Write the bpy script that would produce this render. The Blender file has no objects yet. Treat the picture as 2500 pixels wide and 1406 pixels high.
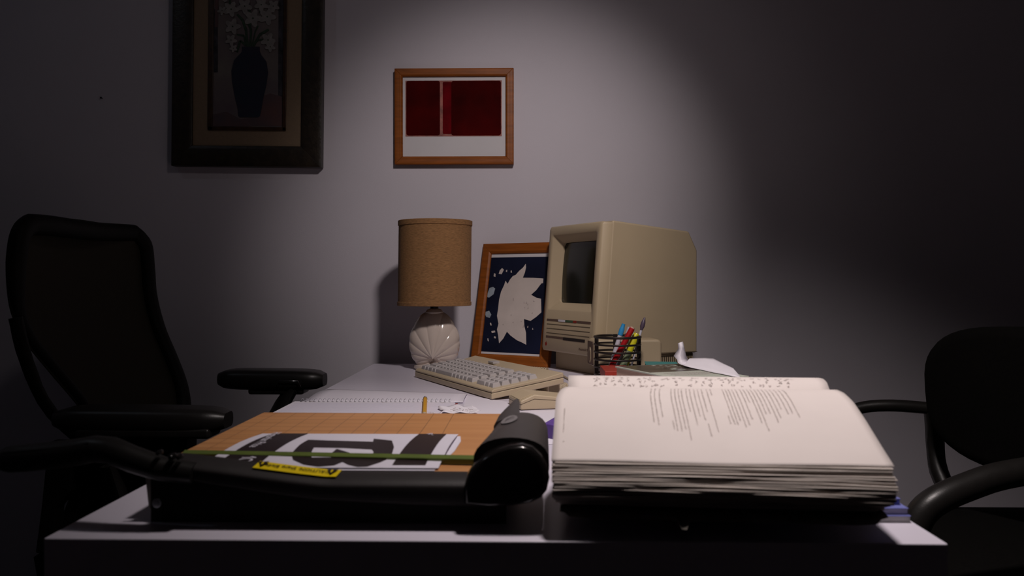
import bpy, bmesh, math, random
from mathutils import Vector, Matrix
random.seed(7)
S = bpy.context.scene
COL = S.collection
R = math.radians

# ------------------------------------------------------------------ camera
F = 2050.0
YAW, PITCH = R(1.146), R(-0.42)
CAM = Vector((0, 0, 0.954))
cd = bpy.data.cameras.new('camera'); cam = bpy.data.objects.new('camera', cd); COL.objects.link(cam)
cam.location = CAM; cam.rotation_euler = (R(90) + PITCH, 0, YAW)
cd.sensor_width = 36; cd.lens = 36 * F / 2500; cd.clip_start = 0.02
cd.dof.use_dof = True; cd.dof.focus_distance = 1.75; cd.dof.aperture_fstop = 9
S.camera = cam
CM = Matrix.Rotation(YAW, 3, 'Z') @ Matrix.Rotation(R(90) + PITCH, 3, 'X')

def ray(px, py):
    return CM @ Vector(((px - 1250) / F, -(py - 703) / F, -1))
def aY(px, py, Y):
    d = ray(px, py); return CAM + d * (Y / d.y)
def aZ(px, py, z):
    d = ray(px, py); return CAM + d * ((z - CAM.z) / d.z)

# ------------------------------------------------------------------ view, world, lights
S.view_settings.view_transform = 'Standard'; S.view_settings.look = 'None'
S.view_settings.exposure = 0; S.view_settings.gamma = 1; S.view_settings.use_curve_mapping = False
w = bpy.data.worlds.new('world'); S.world = w; w.use_nodes = True
w.node_tree.nodes['Background'].inputs[0].default_value = (0.5, 0.55, 0.7, 1)
w.node_tree.nodes['Background'].inputs[1].default_value = 0.0

def spot(name, loc, target, power, color, size, blend, radius):
    l = bpy.data.lights.new(name, 'SPOT'); l.energy = power; l.color = color
    l.spot_size = R(size); l.spot_blend = blend; l.shadow_soft_size = radius
    o = bpy.data.objects.new(name, l); COL.objects.link(o); o.location = loc
    o.rotation_euler = (Vector(target) - Vector(loc)).to_track_quat('-Z', 'Y').to_euler()
    return o
KL_ = Vector((0.200, 0.765, 1.97))   # unseen lamp above the desk, its light fitted with three spots
KC_ = (1.0, 0.89, 0.865)
for nm_, ax_, half_, pw_ in (('desk_spot_light', (0.06, 0.34, -1), 42.5, 57), ('wall_spot_light', (-0.315, 1.78, -1), 22.8, 37), ('wall_wash_light', (-0.600, 1.635, -1), 46.0, 3.7)):
    spot(nm_, KL_, KL_ + Vector(ax_), pw_, KC_, 2*half_, 1.0, 0.065)
spot('far_ceiling_light', (-1.68, 0.973, 2.472), (-1.3, 1.9, .8), 1.15, (0.78, 0.86, 1.0), 175, 0.6, 0.05)

# ------------------------------------------------------------------ materials
def lin(c):
    return tuple((x / 12.92 if x <= .04045 else ((x + .055) / 1.055) ** 2.4) for x in c)
def mat(name, c, rough=.5, var=.08, scale=30, bump=0, bscale=200, metal=0, spec=.5, coat=0, stretch=None, c2=None, trans=0):
    m = bpy.data.materials.new(name); m.use_nodes = True
    nt = m.node_tree; n = nt.nodes; L = nt.links; b = n['Principled BSDF']
    b.inputs['Roughness'].default_value = rough; b.inputs['Metallic'].default_value = metal
    b.inputs['Specular IOR Level'].default_value = spec; b.inputs['Coat Weight'].default_value = coat
    if trans: b.inputs['Transmission Weight'].default_value = trans
    tc = n.new('ShaderNodeTexCoord'); mp = n.new('ShaderNodeMapping')
    L.new(tc.outputs['Object'], mp.inputs[0])
    if stretch: mp.inputs['Scale'].default_value = stretch
    nz = n.new('ShaderNodeTexNoise'); nz.inputs['Scale'].default_value = scale; nz.inputs['Detail'].default_value = 4
    L.new(mp.outputs[0], nz.inputs['Vector'])
    rp = n.new('ShaderNodeValToRGB'); rp.color_ramp.elements[0].position = .3; rp.color_ramp.elements[1].position = .7
    c2 = c2 or tuple(x * (1 - 2 * var) for x in c)
    rp.color_ramp.elements[0].color = (*c2, 1); rp.color_ramp.elements[1].color = (*c, 1)
    L.new(nz.outputs['Fac'], rp.inputs[0]); L.new(rp.outputs[0], b.inputs['Base Color'])
    if bump:
        n2 = n.new('ShaderNodeTexNoise'); n2.inputs['Scale'].default_value = bscale; L.new(mp.outputs[0], n2.inputs['Vector'])
        bp = n.new('ShaderNodeBump'); bp.inputs['Strength'].default_value = bump; bp.inputs['Distance'].default_value = .001
        L.new(n2.outputs['Fac'], bp.inputs['Height']); L.new(bp.outputs[0], b.inputs['Normal'])
    return m
M = dict(
 wall=mat('wall_paint', (.62, .585, .64), .75, .02, 4, .15, 300),
 floor=mat('floor_carpet', (.03, .027, .025), .95, .2, 200, .3, 400),
 ceil=mat('ceiling_paint', (.30, .30, .30), .9, .02, 5),
 desk=mat('desk_laminate', (.74, .70, .80), .35, .02, 6, spec=.35),
 black=mat('black_plastic', (.014, .0125, .0115), .38, .1, 60, .1, 500),
 blackm=mat('black_matte_plastic', (.050, .044, .044), .45, .06, 80, .15, 700),
 armk=mat('blade_arm_black', (.026, .0225, .0225), .5, .06, 80, .12, 700, spec=.3),
 gloss=mat('black_gloss_plastic', (.008, .007, .007), .16, .1, 60, spec=.6),
 steel=mat('dark_steel', (.25, .23, .21), .38, .1, 90, metal=1),
 chrome=mat('chrome', (.6, .62, .66), .15, .05, 60, metal=1),
 green=mat('green_rail', (.12, .165, .035), .35, .1, 40),
 yellow=mat('yellow_label', (.80, .60, .0), .45, .03, 40),
 ink=mat('black_ink', (.012, .008, .008), .45, .1, 60),
 cardw=mat('card_white', (.72, .69, .78), .5, .02, 30),
 cardk=mat('card_black', (.020, .011, .013), .4, .1, 40),
 paper=mat('book_paper', (.73, .66, .63), .7, .02, 20),
 edge=mat('page_edges', (.80, .72, .66), .8, .2, 26, .5, 900, stretch=(1.0, 4, 40), c2=(.48, .42, .38)),
 print_=mat('faded_print', (.60, .535, .50), .7, .07, 400),
 pencilink=mat('handwriting', (.52, .45, .43), .7, .1, 300),
 torn=mat('torn_cover', (.20, .18, .155), .85, .3, 60),
 sheet=mat('white_paper', (.80, .76, .84), .65, .015, 12),
 tissue=mat('tissue_paper', (.86, .82, .88), .8, .02, 20),
 blue=mat('blue_cover', (.20, .22, .56), .5, .08, 40),
 bluepg=mat('bluish_pages', (.42, .40, .56), .7, .12, 60, stretch=(1, 1, 30)),
 greypg=mat('grey_pages', (.52, .50, .50), .7, .12, 60, stretch=(1, 1, 30)),
 wood=mat('orange_wood', (.31, .088, .013), .45, .18, 14, .1, 100, stretch=(1, 1, 8), spec=.25),
 woodx=mat('orange_wood_rail', (.36, .115, .022), .38, .18, 14, .1, 100, stretch=(.5, 1, 8)),
 darkwood=mat('dark_carved_wood', (.030, .020, .012), .4, .3, 50, .6, 120),
 linen=mat('linen_mat', (.235, .165, .105), .85, .06, 250, .3, 900),
 gilt=mat('inner_moulding', (.06, .025, .010), .35, .3, 80),
 red=mat('deep_red', (.075, .0006, .0008), .8, .3, 9, spec=.06),
 red2=mat('mid_red', (.15, .002, .006), .8, .25, 30, spec=.06),
 pinkish=mat('pale_red_stripe', (.42, .13, .10), .6, .3, 60),
 matb=mat('white_mat_board', (.62, .60, .62), .7, .02, 12),
 beige=mat('aged_beige_plastic', (.47, .375, .245), .5, .04, 7, .12, 900),
 beige2=mat('keyboard_beige', (.56, .45, .30), .45, .03, 8, .1, 900),
 beiged=mat('beige_groove', (.10, .075, .045), .7, .1, 30),
 key=mat('keycap', (.50, .465, .46), .5, .04, 40),
 glassd=mat('screen_glass', (.010, .012, .007), .16, .1, 10, spec=.5),
 ceramic=mat('ivory_ceramic', (.62, .53, .47), .13, .03, 20, coat=.5),
 shade=mat('burlap', (.42, .215, .085), .9, .22, 130, .8, 700, stretch=(1, 1, 5)),
 cyan_b=mat('cyanotype_blue', (.009, .012, .034), .6, .25, 9, spec=.15),
 cyan_w=mat('cyanotype_white', (.60, .53, .49), .65, .06, 20),
 cyan_l=mat('cyanotype_pale_blue', (.34, .40, .46), .65, .2, 60),
 wire=mat('bronze_wire', (.030, .022, .018), .38, .15, 60, metal=.3),
 pencil=mat('pencil_yellow', (.72, .36, .02), .4, .05, 60),
 ppl=mat('purple_card', (.13, .06, .34), .5, .15, 60),
 teal=mat('teal_paper', (.06, .28, .27), .6, .08, 60),
 redb=mat('red_box', (.42, .035, .02), .5, .1, 60),
 cover=mat('photo_cover', (.11, .085, .07), .3, .3, 18, c2=(.045, .037, .03)),
 coverg=mat('pale_green_cover', (.52, .55, .47), .45, .04, 30),
 pgpink=mat('pink_page_sides', (.62, .42, .33), .75, .12, 60, stretch=(1, 1, 30)),
 penw=mat('pen_white', (.62, .60, .68), .3, .04, 60), penb=mat('pen_blue', (.04, .30, .62), .3, .05, 60),
 penr=mat('pen_red', (.42, .006, .01), .4, .05, 60), peny=mat('pen_yellow', (.72, .68, .02), .35, .1, 90),
 pengr=mat('pen_label_green', (.38, .46, .28), .4, .3, 120), penp=mat('pen_purple', (.10, .07, .11), .4, .1, 60),
 mesh=mat('chair_mesh', (.024, .018, .008), .9, .3, 500),
 fabric=mat('black_fabric', (.005, .0045, .004), .9, .2, 200, spec=.1), framek=mat('chair_frame_black', (.006, .0055, .005), .6, .1, 60, spec=.15),
 cable=mat('beige_cable', (.52, .42, .29), .5, .05, 60),
 logo=mat('pale_grey_mark', (.20, .185, .19), .5, .05, 60),
 plaque=mat('brown_plaque', (.12, .075, .055), .4, .08, 60),
 led=mat('apple_red', (.25, .02, .01), .4, .05, 60),
 ledg=mat('green_sticker', (.05, .10, .05), .4, .1, 60),
 vase=mat('painted_vase', (.018, .028, .045), .7, .3, 14, c2=(.028, .022, .042), spec=.2),
 canvas=mat('painted_ground', (.16, .14, .125), .7, .3, 10, c2=(.10, .075, .09)),
 canvasr=mat('painted_red_ground', (.12, .055, .05), .7, .3, 12, c2=(.07, .05, .06)),
 petal=mat('painted_petal', (.25, .235, .225), .7, .15, 60), leaf=mat('painted_leaf', (.030, .065, .035), .7, .3, 60),
 canvase=mat('painted_dark_edge', (.05, .045, .06), .7, .5, 60),
)
def board_mat():
    m = mat('wood_grain_board', (.56, .27, .105), .42, .1, 5, 0, stretch=(1, 9, 1), c2=(.47, .21, .075))
    nt = m.node_tree; n = nt.nodes; L = nt.links; b = n['Principled BSDF']
    tc = n.new('ShaderNodeTexCoord'); sx = n.new('ShaderNodeSeparateXYZ'); L.new(tc.outputs['Object'], sx.inputs[0])
    def mth(op, a, bb=None):
        q = n.new('ShaderNodeMath'); q.operation = op
        for i, v in enumerate((a, bb)):
            if v is None: continue
            if isinstance(v, (int, float)): q.inputs[i].default_value = v
            else: L.new(v, q.inputs[i])
        return q.outputs[0]
    def lines(o, s, wd):
        return mth('LESS_THAN', mth('ABSOLUTE', mth('SUBTRACT', mth('FRACT', mth('DIVIDE', mth('ADD', o, 10.0), s)), .5)), wd / s / 2)
    gx = lines(sx.outputs[0], .0254, .0009); gy = lines(sx.outputs[1], .0254, .0013)
    side = mth('LESS_THAN', sx.outputs[0], .225)
    g = mth('MAXIMUM', gx, gy); g = mth('MULTIPLY', g, side)
    far = mth('MULTIPLY', lines(sx.outputs[0], .0762, .0009), mth('GREATER_THAN', sx.outputs[0], .225))
    g = mth('MAXIMUM', g, far)
    mx = n.new('ShaderNodeMix'); mx.data_type = 'RGBA'
    src = b.inputs['Base Color'].links[0].from_socket
    L.new(mth('MULTIPLY', g, .6), mx.inputs[0]); L.new(src, mx.inputs[6]); mx.inputs[7].default_value = (.10, .055, .03, 1)
    L.new(mx.outputs[2], b.inputs['Base Color'])
    return m
M['board'] = board_mat()

# ------------------------------------------------------------------ helpers
MW = {}
def thing(name, label, cat, loc=(0, 0, 0), rz=0, group=None, rot=None):
    o = bpy.data.objects.new(name, None); COL.objects.link(o); o.empty_display_size = .05
    o.location = loc; o.rotation_euler = rot or (0, 0, rz)
    o['label'] = label; o['category'] = cat
    if group: o['group'] = group
    MW[o.name] = Matrix.Translation(loc) @ o.rotation_euler.to_matrix().to_4x4()
    return o
class MB:
    def __init__(s): s.v = []; s.f = []; s.m = []
    def add(s, vs, fs, mi=0):
        k = len(s.v); s.v += [Vector(v) for v in vs]
        for f in fs: s.f.append([k + i for i in f]); s.m.append(mi)
        return s
    def box(s, x0, x1, y0, y1, z0, z1, mi=0):
        return s.add([(x0,y0,z0),(x1,y0,z0),(x1,y1,z0),(x0,y1,z0),(x0,y0,z1),(x1,y0,z1),(x1,y1,z1),(x0,y1,z1)],
                     [(0,3,2,1),(4,5,6,7),(0,1,5,4),(1,2,6,5),(2,3,7,6),(3,0,4,7)], mi)
    def prism(s, pts, ax, a, b, mi=0):
        n = len(pts)
        def P(p, t): return {'x': (t, p[0], p[1]), 'y': (p[0], t, p[1]), 'z': (p[0], p[1], t)}[ax]
        return s.add([P(p, a) for p in pts] + [P(p, b) for p in pts],
                     [tuple(range(n)), tuple(range(2*n-1, n-1, -1))] + [(i, (i+1) % n, n+(i+1) % n, n+i) for i in range(n)], mi)
    def loft(s, secs, closed=True, cap=True, mi=0):
        n = len(secs[0]); vs = [p for q in secs for p in q]; fs = []
        for k in range(len(secs)-1):
            for i in range(n if closed else n-1):
                j = (i+1) % n; fs.append((k*n+i, k*n+j, (k+1)*n+j, (k+1)*n+i))
        if cap and closed: fs += [tuple(range(n-1, -1, -1)), tuple(range((len(secs)-1)*n, len(secs)*n))]
        return s.add(vs, fs, mi)
    def tube(s, path, r, n=10, mi=0, flat=1.0, cap=True, up=(0, 0, 1)):
        path = [Vector(p) for p in path]; secs = []
        if not isinstance(r, (list, tuple)): r = [r] * len(path)
        up = Vector(up)
        for i, p in enumerate(path):
            d = (path[min(i+1, len(path)-1)] - path[max(i-1, 0)]).normalized()
            u = d.cross(up)
            if u.length < .05: u = d.cross(Vector((0, 1, 0)))
            u.normalize(); v = u.cross(d).normalized()
            secs.append([p + (u*math.cos(2*math.pi*k/n) + v*math.sin(2*math.pi*k/n)*flat)*r[i] for k in range(n)])
        return s.loft(secs, cap=cap, mi=mi)
    def lathe(s, prof, c=(0, 0, 0), n=40, mi=0, cap=True):
        secs = [[(c[0]+r*math.cos(2*math.pi*k/n), c[1]+r*math.sin(2*math.pi*k/n), c[2]+z) for k in range(n)] for r, z in prof]
        return s.loft(secs, cap=cap, mi=mi)
    def ring(s, c, R0, r, n=48, m=8, mi=0):
        vs = []; fs = []
        for i in range(n):
            a = 2*math.pi*i/n
            for j in range(m):
                b = 2*math.pi*j/m; q = R0 + r*math.cos(b)
                vs.append((c[0]+q*math.cos(a), c[1]+q*math.sin(a), c[2]+r*math.sin(b)))
        for i in range(n):
            for j in range(m):
                fs.append((i*m+j, ((i+1) % n)*m+j, ((i+1) % n)*m+(j+1) % m, i*m+(j+1) % m))
        return s.add(vs, fs, mi)
    def grid(s, fn, nu, nv, mi=0):
        vs = [fn(i/nu, j/nv) for j in range(nv+1) for i in range(nu+1)]
        fs = [(j*(nu+1)+i, j*(nu+1)+i+1, (j+1)*(nu+1)+i+1, (j+1)*(nu+1)+i) for j in range(nv) for i in range(nu)]
        return s.add(vs, fs, mi)
    def poly(s, pts, mi=0): return s.add(pts, [tuple(range(len(pts)))], mi)
    def build(s, name, mats, parent=None, world=False, bevel=0, seg=3, smooth=0, sub=0, solid=0, deform=None, cut=0, label=None, off=-1):
        if not isinstance(mats, (list, tuple)): mats = [mats]
        me = bpy.data.meshes.new(name)
        vs = s.v
        if world and parent: inv = MW[parent.name].inverted(); vs = [inv @ v for v in vs]
        me.from_pydata([tuple(v) for v in vs], [], s.f)
        for m in mats: me.materials.append(M[m] if isinstance(m, str) else m)
        for p, mi in zip(me.polygons, s.m): p.material_index = mi
        bm = bmesh.new(); bm.from_mesh(me)
        if cut:
            bmesh.ops.triangulate(bm, faces=bm.faces[:])
            for _ in range(6):
                lg = [e for e in bm.edges if e.calc_length() > cut]
                if not lg: break
                bmesh.ops.subdivide_edges(bm, edges=lg, cuts=1); bmesh.ops.triangulate(bm, faces=bm.faces[:])
        if deform:
            for v in bm.verts: v.co = Vector(deform(v.co))
        if not cut and all(len(f) < 5 or True for f in s.f): bmesh.ops.recalc_face_normals(bm, faces=bm.faces[:])
        bm.to_mesh(me); bm.free()
        if smooth:
            for p in me.polygons: p.use_smooth = True
            me.set_sharp_from_angle(angle=R(smooth))
        o = bpy.data.objects.new(name, me); COL.objects.link(o)
        if parent: o.parent = parent; 
        if solid:
            md = o.modifiers.new('solid', 'SOLIDIFY'); md.thickness = solid; md.offset = off
        if bevel:
            md = o.modifiers.new('bevel', 'BEVEL'); md.width = bevel; md.segments = seg; md.limit_method = 'ANGLE'; md.angle_limit = R(35)
            md.harden_normals = False
            if not smooth:
                for p in me.polygons: p.use_smooth = True
                md.use_clamp_overlap = True
                w_ = o.modifiers.new('wn', 'WEIGHTED_NORMAL'); w_.keep_sharp = True
        if sub:
            md = o.modifiers.new('sub', 'SUBSURF'); md.levels = sub; md.render_levels = sub
            for p in me.polygons: p.use_smooth = True
        if label: o['label'] = label
        MW[o.name] = MW[parent.name] if parent and parent.name in MW else Matrix.Identity(4)
        return o
def tag(o, label, cat, group=None, kind=None):
    o['label'] = label; o['category'] = cat
    if group: o['group'] = group
    if kind: o['kind'] = kind
    return o
def rrect(w, h, r, n=5, cx=0, cy=0):
    P = []
    for (sx, sy, a0) in ((1, 1, 0), (-1, 1, 90), (-1, -1, 180), (1, -1, 270)):
        for k in range(n+1):
            a = R(a0 + 90*k/n); P.append((cx+sx*(w/2-r)+r*math.cos(a), cy+sy*(h/2-r)+r*math.sin(a)))
    return P
def lerp(tab, x):
    if x <= tab[0][0]: return tab[0][1]
    for (a, b), (c, d) in zip(tab, tab[1:]):
        if x <= c: return b + (d-b)*(x-a)/(c-a)
    return tab[-1][1]
def text_obj(body, size, mname, name, parent, mtx, thick=.0002, label=None):
    cu = bpy.data.curves.new(name, 'FONT'); cu.body = body; cu.size = size; cu.extrude = thick
    cu.align_x = 'CENTER'; cu.align_y = 'CENTER'; cu.resolution_u = 3
    t = bpy.data.objects.new('tmp', cu); COL.objects.link(t)
    dg = bpy.context.evaluated_depsgraph_get(); me = bpy.data.meshes.new_from_object(t.evaluated_get(dg))
    bpy.data.objects.remove(t); me.name = name
    me.transform(mtx); me.materials.clear(); me.materials.append(M[mname])
    o = bpy.data.objects.new(name, me); COL.objects.link(o); o.parent = parent
    if label: o['label'] = label
    return o

# ------------------------------------------------------------------ setting
WY = 2.27
def struct(name, mb, m, **k):
    o = mb.build(name, m, **k); o['kind'] = 'structure'; return o
struct('floor', MB().box(-2.4, 2.2, -1.6, WY+.1, -.1, 0), 'floor')
struct('wall_back', MB().box(-2.4, 2.2, WY, WY+.1, 0, 2.6), 'wall')
struct('wall_left', MB().box(-2.5, -2.4, -1.6, WY, 0, 2.6), 'wall')
struct('wall_right', MB().box(2.2, 2.3, -1.6, WY, 0, 2.6), 'wall')
struct('wall_front', MB().box(-2.4, 2.2, -1.7, -1.6, 0, 2.6), 'wall')
struct('ceiling', MB().box(-2.4, 2.2, -1.6, WY+.1, 2.6, 2.7), 'ceil')

# ------------------------------------------------------------------ desk
DT = .74
DX0, DX1, DY0, DY1 = -.4054, .3430, .692, 2.19
d = thing('desk', 'long white laminate desk with a thick slab top reaching back to the wall', 'desk', ((DX0+DX1)/2, (DY0+DY1)/2, 0))
MB().box(DX0, DX1, DY0, DY1, DT-.05, DT).build('desk_top', 'desk', d, True, bevel=.0015)
for x in (DX0+.05, DX1-.05):
    for y in (DY0+.05, DY1-.05):
        MB().box(x-.025, x+.025, y-.025, y+.025, 0, DT-.05).build('leg', 'desk', d, True, bevel=.002)

# ------------------------------------------------------------------ wall pictures
def framed(name, label, loc, W, H, rw, dep, m, roll=0, yaw=0, tilt=0):
    t = bpy.data.objects.new(name, None); COL.objects.link(t); t['label'] = label; t['category'] = 'picture'
    mt = Matrix.Translation(loc) @ Matrix.Rotation(yaw, 4, 'Z') @ Matrix.Rotation(tilt, 4, 'X') @ Matrix.Rotation(roll, 4, 'Y')
    t.location = loc; t.rotation_euler = mt.to_3x3().to_euler(); MW[t.name] = mt
    # local: x right, z up, y away from the viewer; origin at bottom left of the face plane y=0
    fr = MB()
    o = [(0, 0), (W, 0), (W, H), (0, H)]; i = [(rw, rw), (W-rw, rw), (W-rw, H-rw), (rw, H-rw)]
    for k in range(4):
        j = (k+1) % 4
        a, b, c, e = o[k], o[j], i[j], i[k]
        mids = [((a[0]+e[0])/2, (a[1]+e[1])/2), ((b[0]+c[0])/2, (b[1]+c[1])/2)]
        sec = lambda p, q, mm: [(p[0], dep, p[1]), (p[0], .002, p[1]), ((p[0]*.8+q[0]*.2), 0, p[1]*.8+q[1]*.2), (mm[0], .001, mm[1]), (p[0]*.2+q[0]*.8, .0, p[1]*.2+q[1]*.8), (q[0], .004, q[1]), (q[0], dep, q[1])]
        fr.loft([sec(a, e, mids[0]), sec(b, c, mids[1])], mi=0)
    fr.build('frame', m, t, bevel=.0008, seg=2)
    return t
def on(t, px, py, off=0.0):
    """point of the camera ray on the local plane y=off of t, in local coordinates"""
    inv = MW[t.name].inverted(); o = inv @ CAM; dd = inv.to_3x3() @ ray(px, py)
    k = (off - o.y) / dd.y; return o + dd*k
# red print
a = aY(963, 401, WY-.022); b = aY(1254, 165, WY-.022)
t = framed('framed_print', 'orange-brown wooden frame with a dark red block print hung on the wall above the lamp', (a.x, WY-.022, a.z), b.x-a.x, b.z-a.z, .0215, .020, 'wood')
W, H = b.x-a.x, b.z-a.z
MB().box(.015, W-.015, .010, .014, .015, H-.015).build('mat_board', 'matb', t)
def R4(t, x0, y0, x1, y1, off):
    p = on(t, x0, y1, off); q = on(t, x1, y0, off); return p.x, q.x, p.z, q.z
pr = MB()
x0, x1, z0, z1 = R4(t, 990, 196, 1225, 333, .009); pr.box(x0, x1, .0092, .010, z0, z1, 2)
x0, x1, z0, z1 = R4(t, 992, 197, 1074, 331, .009); pr.prism(rrect(x1-x0, z1-z0, .006, 4, (x0+x1)/2, (z0+z1)/2), 'y', .0088, .0095, 0)
x0, x1, z0, z1 = R4(t, 1081, 200, 1103, 327, .009); pr.prism(rrect(x1-x0, z1-z0, .003, 4, (x0+x1)/2, (z0+z1)/2), 'y', .0088, .0095, 1)
x0, x1, z0, z1 = R4(t, 1102, 197, 1223, 331, .009); pr.prism(rrect(x1-x0, z1-z0, .006, 4, (x0+x1)/2, (z0+z1)/2), 'y', .0086, .0095, 0)
pr.build('printed_sheet', ['red', 'red2', 'pinkish'], t)
# vase painting
a = aY(417, 404, WY-.035); b = aY(783, 404, WY-.035)
t = framed('framed_painting', 'tall dark carved frame holding a painting of white flowers in a blue vase', (a.x, WY-.035, a.z), b.x-a.x, .78, .055, .030, 'darkwood', roll=R(.7))
W, H = b.x-a.x, .78
MB().box(.045, W-.045, .010, .016, .045, H-.045).build('linen_mat', 'linen', t)
fl = MB(); xa = on(t, 507, 317, .004); xb = on(t, 697, 317, .004); ix0, ix1, iz0, iz1 = xa.x, xb.x, xa.z, H-xa.z
for (p, q, r_, s_) in ((ix0, ix0+.012, iz0, iz1), (ix1-.009, ix1, iz0, iz1), (ix0, ix1, iz0, iz0+.009), (ix0, ix1, iz1-.009, iz1)):
    fl.box(p, q, .004, .010, r_, s_)
fl.build('inner_frame', 'gilt', t, bevel=.001)
pt = MB(); pt.box(ix0+.005, ix1-.004, .0085, .010, iz0+.004, iz1-.004, 0)
def pxp(pts, off, mi): 
    q = [on(t, 380+x/2.717, y/2.717, off) for x, y in pts]; pt.prism([(p.x, p.z) for p in q], 'y', off, off+.0008, mi)
# ground patches, edges
pxp([(700, 640), (760, 620), (838, 640), (838, 835), (640, 835), (560, 790), (690, 775)], .0078, 4)
pxp([(380, 760), (470, 740), (560, 790), (640, 838), (378, 838)], .0076, 4)
pxp([(815, 0), (862, 0), (845, 835), (812, 835)], .0080, 5)
pxp([(388, 60), (412, 60), (412, 480), (385, 480)], .0080, 5)
pxp([(395, 0), (416, 0), (414, 180), (392, 180)], .0074, 4)
vase = [(572, 310), (690, 310), (690, 338), (700, 365), (735, 410), (746, 480), (735, 560), (716, 640), (702, 720), (692, 768), (680, 777), (560, 777), (548, 768), (545, 720), (525, 640), (507, 540), (503, 470), (520, 400), (562, 355), (573, 340)]
pxp(vase, .0060, 1)
def stroke(pts, w0, off, mi):
    for (p, q) in zip(pts, pts[1:]):
        dx, dy = q[0]-p[0], q[1]-p[1]; l = math.hypot(dx, dy); nx, ny = -dy/l*w0, dx/l*w0
        pxp([(p[0]+nx, p[1]+ny), (q[0]+nx*.8, q[1]+ny*.8), (q[0]-nx*.8, q[1]-ny*.8), (p[0]-nx, p[1]-ny)], off, mi)
for i, (pts, wd) in enumerate([([(610, 310), (600, 200), (575, 130), (540, 95)], 9), ([(625, 310), (635, 200), (610, 150)], 7), ([(600, 300), (585, 235), (540, 230)], 6), ([(645, 310), (690, 230), (750, 195)], 9),
                   ([(600, 300), (560, 270), (540, 345)], 8), ([(650, 300), (680, 265), (735, 262)], 5), ([(640, 300), (660, 210), (680, 170)], 5), ([(505, 85), (492, 30), (495, -60)], 5), ([(695, 85), (688, 30), (700, -60)], 6), ([(630, 300), (628, 100), (600, -80)], 5)]):
    stroke(pts, wd, .0068-.0001*i, 3)
for i, (cx, cy, rr) in enumerate([(510, 175, 52), (645, 120, 58), (740, 110, 55), (500, 60, 50), (745, 265, 48), (500, 265, 38), (590, 40, 50), (700, 30, 45), (760, 310, 34), (780, 40, 40), (440, 70, 30), (515, 320, 26), (470, -50, 60), (600, -80, 60), (720, -70, 60), (620, -190, 60), (530, -170, 50)]):
    for k in range(5):
        an = k*1.257 + i*1.3; ex, ey = cx+math.cos(an)*rr*.5, cy+math.sin(an)*rr*.5
        pxp([(ex+math.cos(an)*math.cos(q*.785)*rr*.60-math.sin(an)*math.sin(q*.785)*rr*.34, ey+math.sin(an)*math.cos(q*.785)*rr*.60+math.cos(an)*math.sin(q*.785)*rr*.34) for q in range(8)], .0054-.00003*k-.0001*i, 2)
    pxp([(cx+math.cos(q*.785)*rr*.10, cy+math.sin(q*.785)*rr*.09) for q in range(8)], .0034, 3)
pt.build('painted_canvas', ['canvas', 'vase', 'petal', 'leaf', 'canvasr', 'canvase'], t)
p = aY(250, 240, WY)
n_ = MB(); n_.tube([(p.x, WY, p.z), (p.x, WY-.007, p.z)], .0012, 8); n_.tube([(p.x, WY-.007, p.z), (p.x, WY-.0085, p.z)], .0028, 10)
tag(n_.build('nail', 'ink'), 'small dark nail sticking out of the wall left of the vase painting', 'nail')

# ------------------------------------------------------------------ leaning cyanotype
Wc, Hc = .230, .322
BL = Vector((-.155, 2.200, DT+.001)); yaw = math.atan2(-.12, .212)
t = framed('framed_cyanotype', 'wooden frame with a white leaf on dark blue leaning between lamp and computer', BL, Wc, Hc, .027, .018, 'wood', yaw=yaw, tilt=-R(11.5))
# depth goes away from the viewer: leaning back
MB().box(.02, Wc-.02, .008, .012, .02, Hc-.02).build('mat_board', 'matb', t)
cy = MB()
q = [on(t, 1199.5, 629, .0075), on(t, 1167, 857, .0075)]
L0 = on(t, 1180, 745, .0075)
x0 = .0275; x1 = Wc-.0275
cy.box(x0, x1, .007, .0085, q[1].z, q[0].z, 0)
def cp(pts, off, mi):
    P_ = [on(t, 940+x/3.604, 510+y/3.604, off) for x, y in pts]; cy.prism([(min(max(p.x, x0+.0005), x1), p.z) for p in P_], 'y', off, off+.0006, mi)
leafp = [(1238, 482), (1240, 515), (1230, 560), (1212, 605), (1300, 606), (1392, 612), (1390, 652), (1375, 655), (1330, 715), (1285, 755), (1330, 780), (1372, 790), (1375, 910), (1330, 950), (1280, 985), (1222, 968), (1225, 1030), (1240, 1090), (1242, 1195), (1205, 1175), (1160, 1155), (1105, 1115), (1072, 1080), (1040, 1140), (1003, 1182), (995, 1110), (985, 1060), (998, 1010), (985, 940), (995, 880), (1003, 800), (1020, 730), (1050, 665), (1060, 632), (1078, 660), (1100, 620), (1125, 590), (1150, 580), (1180, 545), (1215, 515)]
cp(leafp, .0064, 1)
for pts in ([(1030, 520), (1045, 535), (1025, 575), (1000, 570), (1010, 540)], [(1065, 538), (1075, 535), (1073, 555), (1063, 552)], [(1105, 545), (1113, 540), (1116, 560), (1106, 560)], [(960, 565), (972, 570), (970, 598), (955, 592)], [(922, 1005), (932, 1000), (938, 1025), (928, 1025)], [(935, 1075), (965, 1070), (970, 1085), (940, 1092)], [(960, 1120), (975, 1125), (972, 1140), (958, 1135)], [(900, 1140), (908, 1138), (912, 1165), (903, 1160)]):
    cp(pts, .0064, 1)
cp([(920, 695), (950, 685), (968, 700), (955, 750), (915, 780), (888, 775), (895, 740)], .0064, 2)
cp([(880, 905), (915, 895), (935, 930), (920, 958), (890, 950), (868, 930)], .0064, 2)
random.seed(3)
for k in range(16):
    x, y = random.uniform(1030, 1340), random.uniform(780, 1060)
    cp([(x, y), (x+random.uniform(4, 12), y-random.uniform(2, 14)), (x+random.uniform(6, 12), y+4), (x+2, y+random.uniform(4, 9))], .0056, 3)
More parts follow.
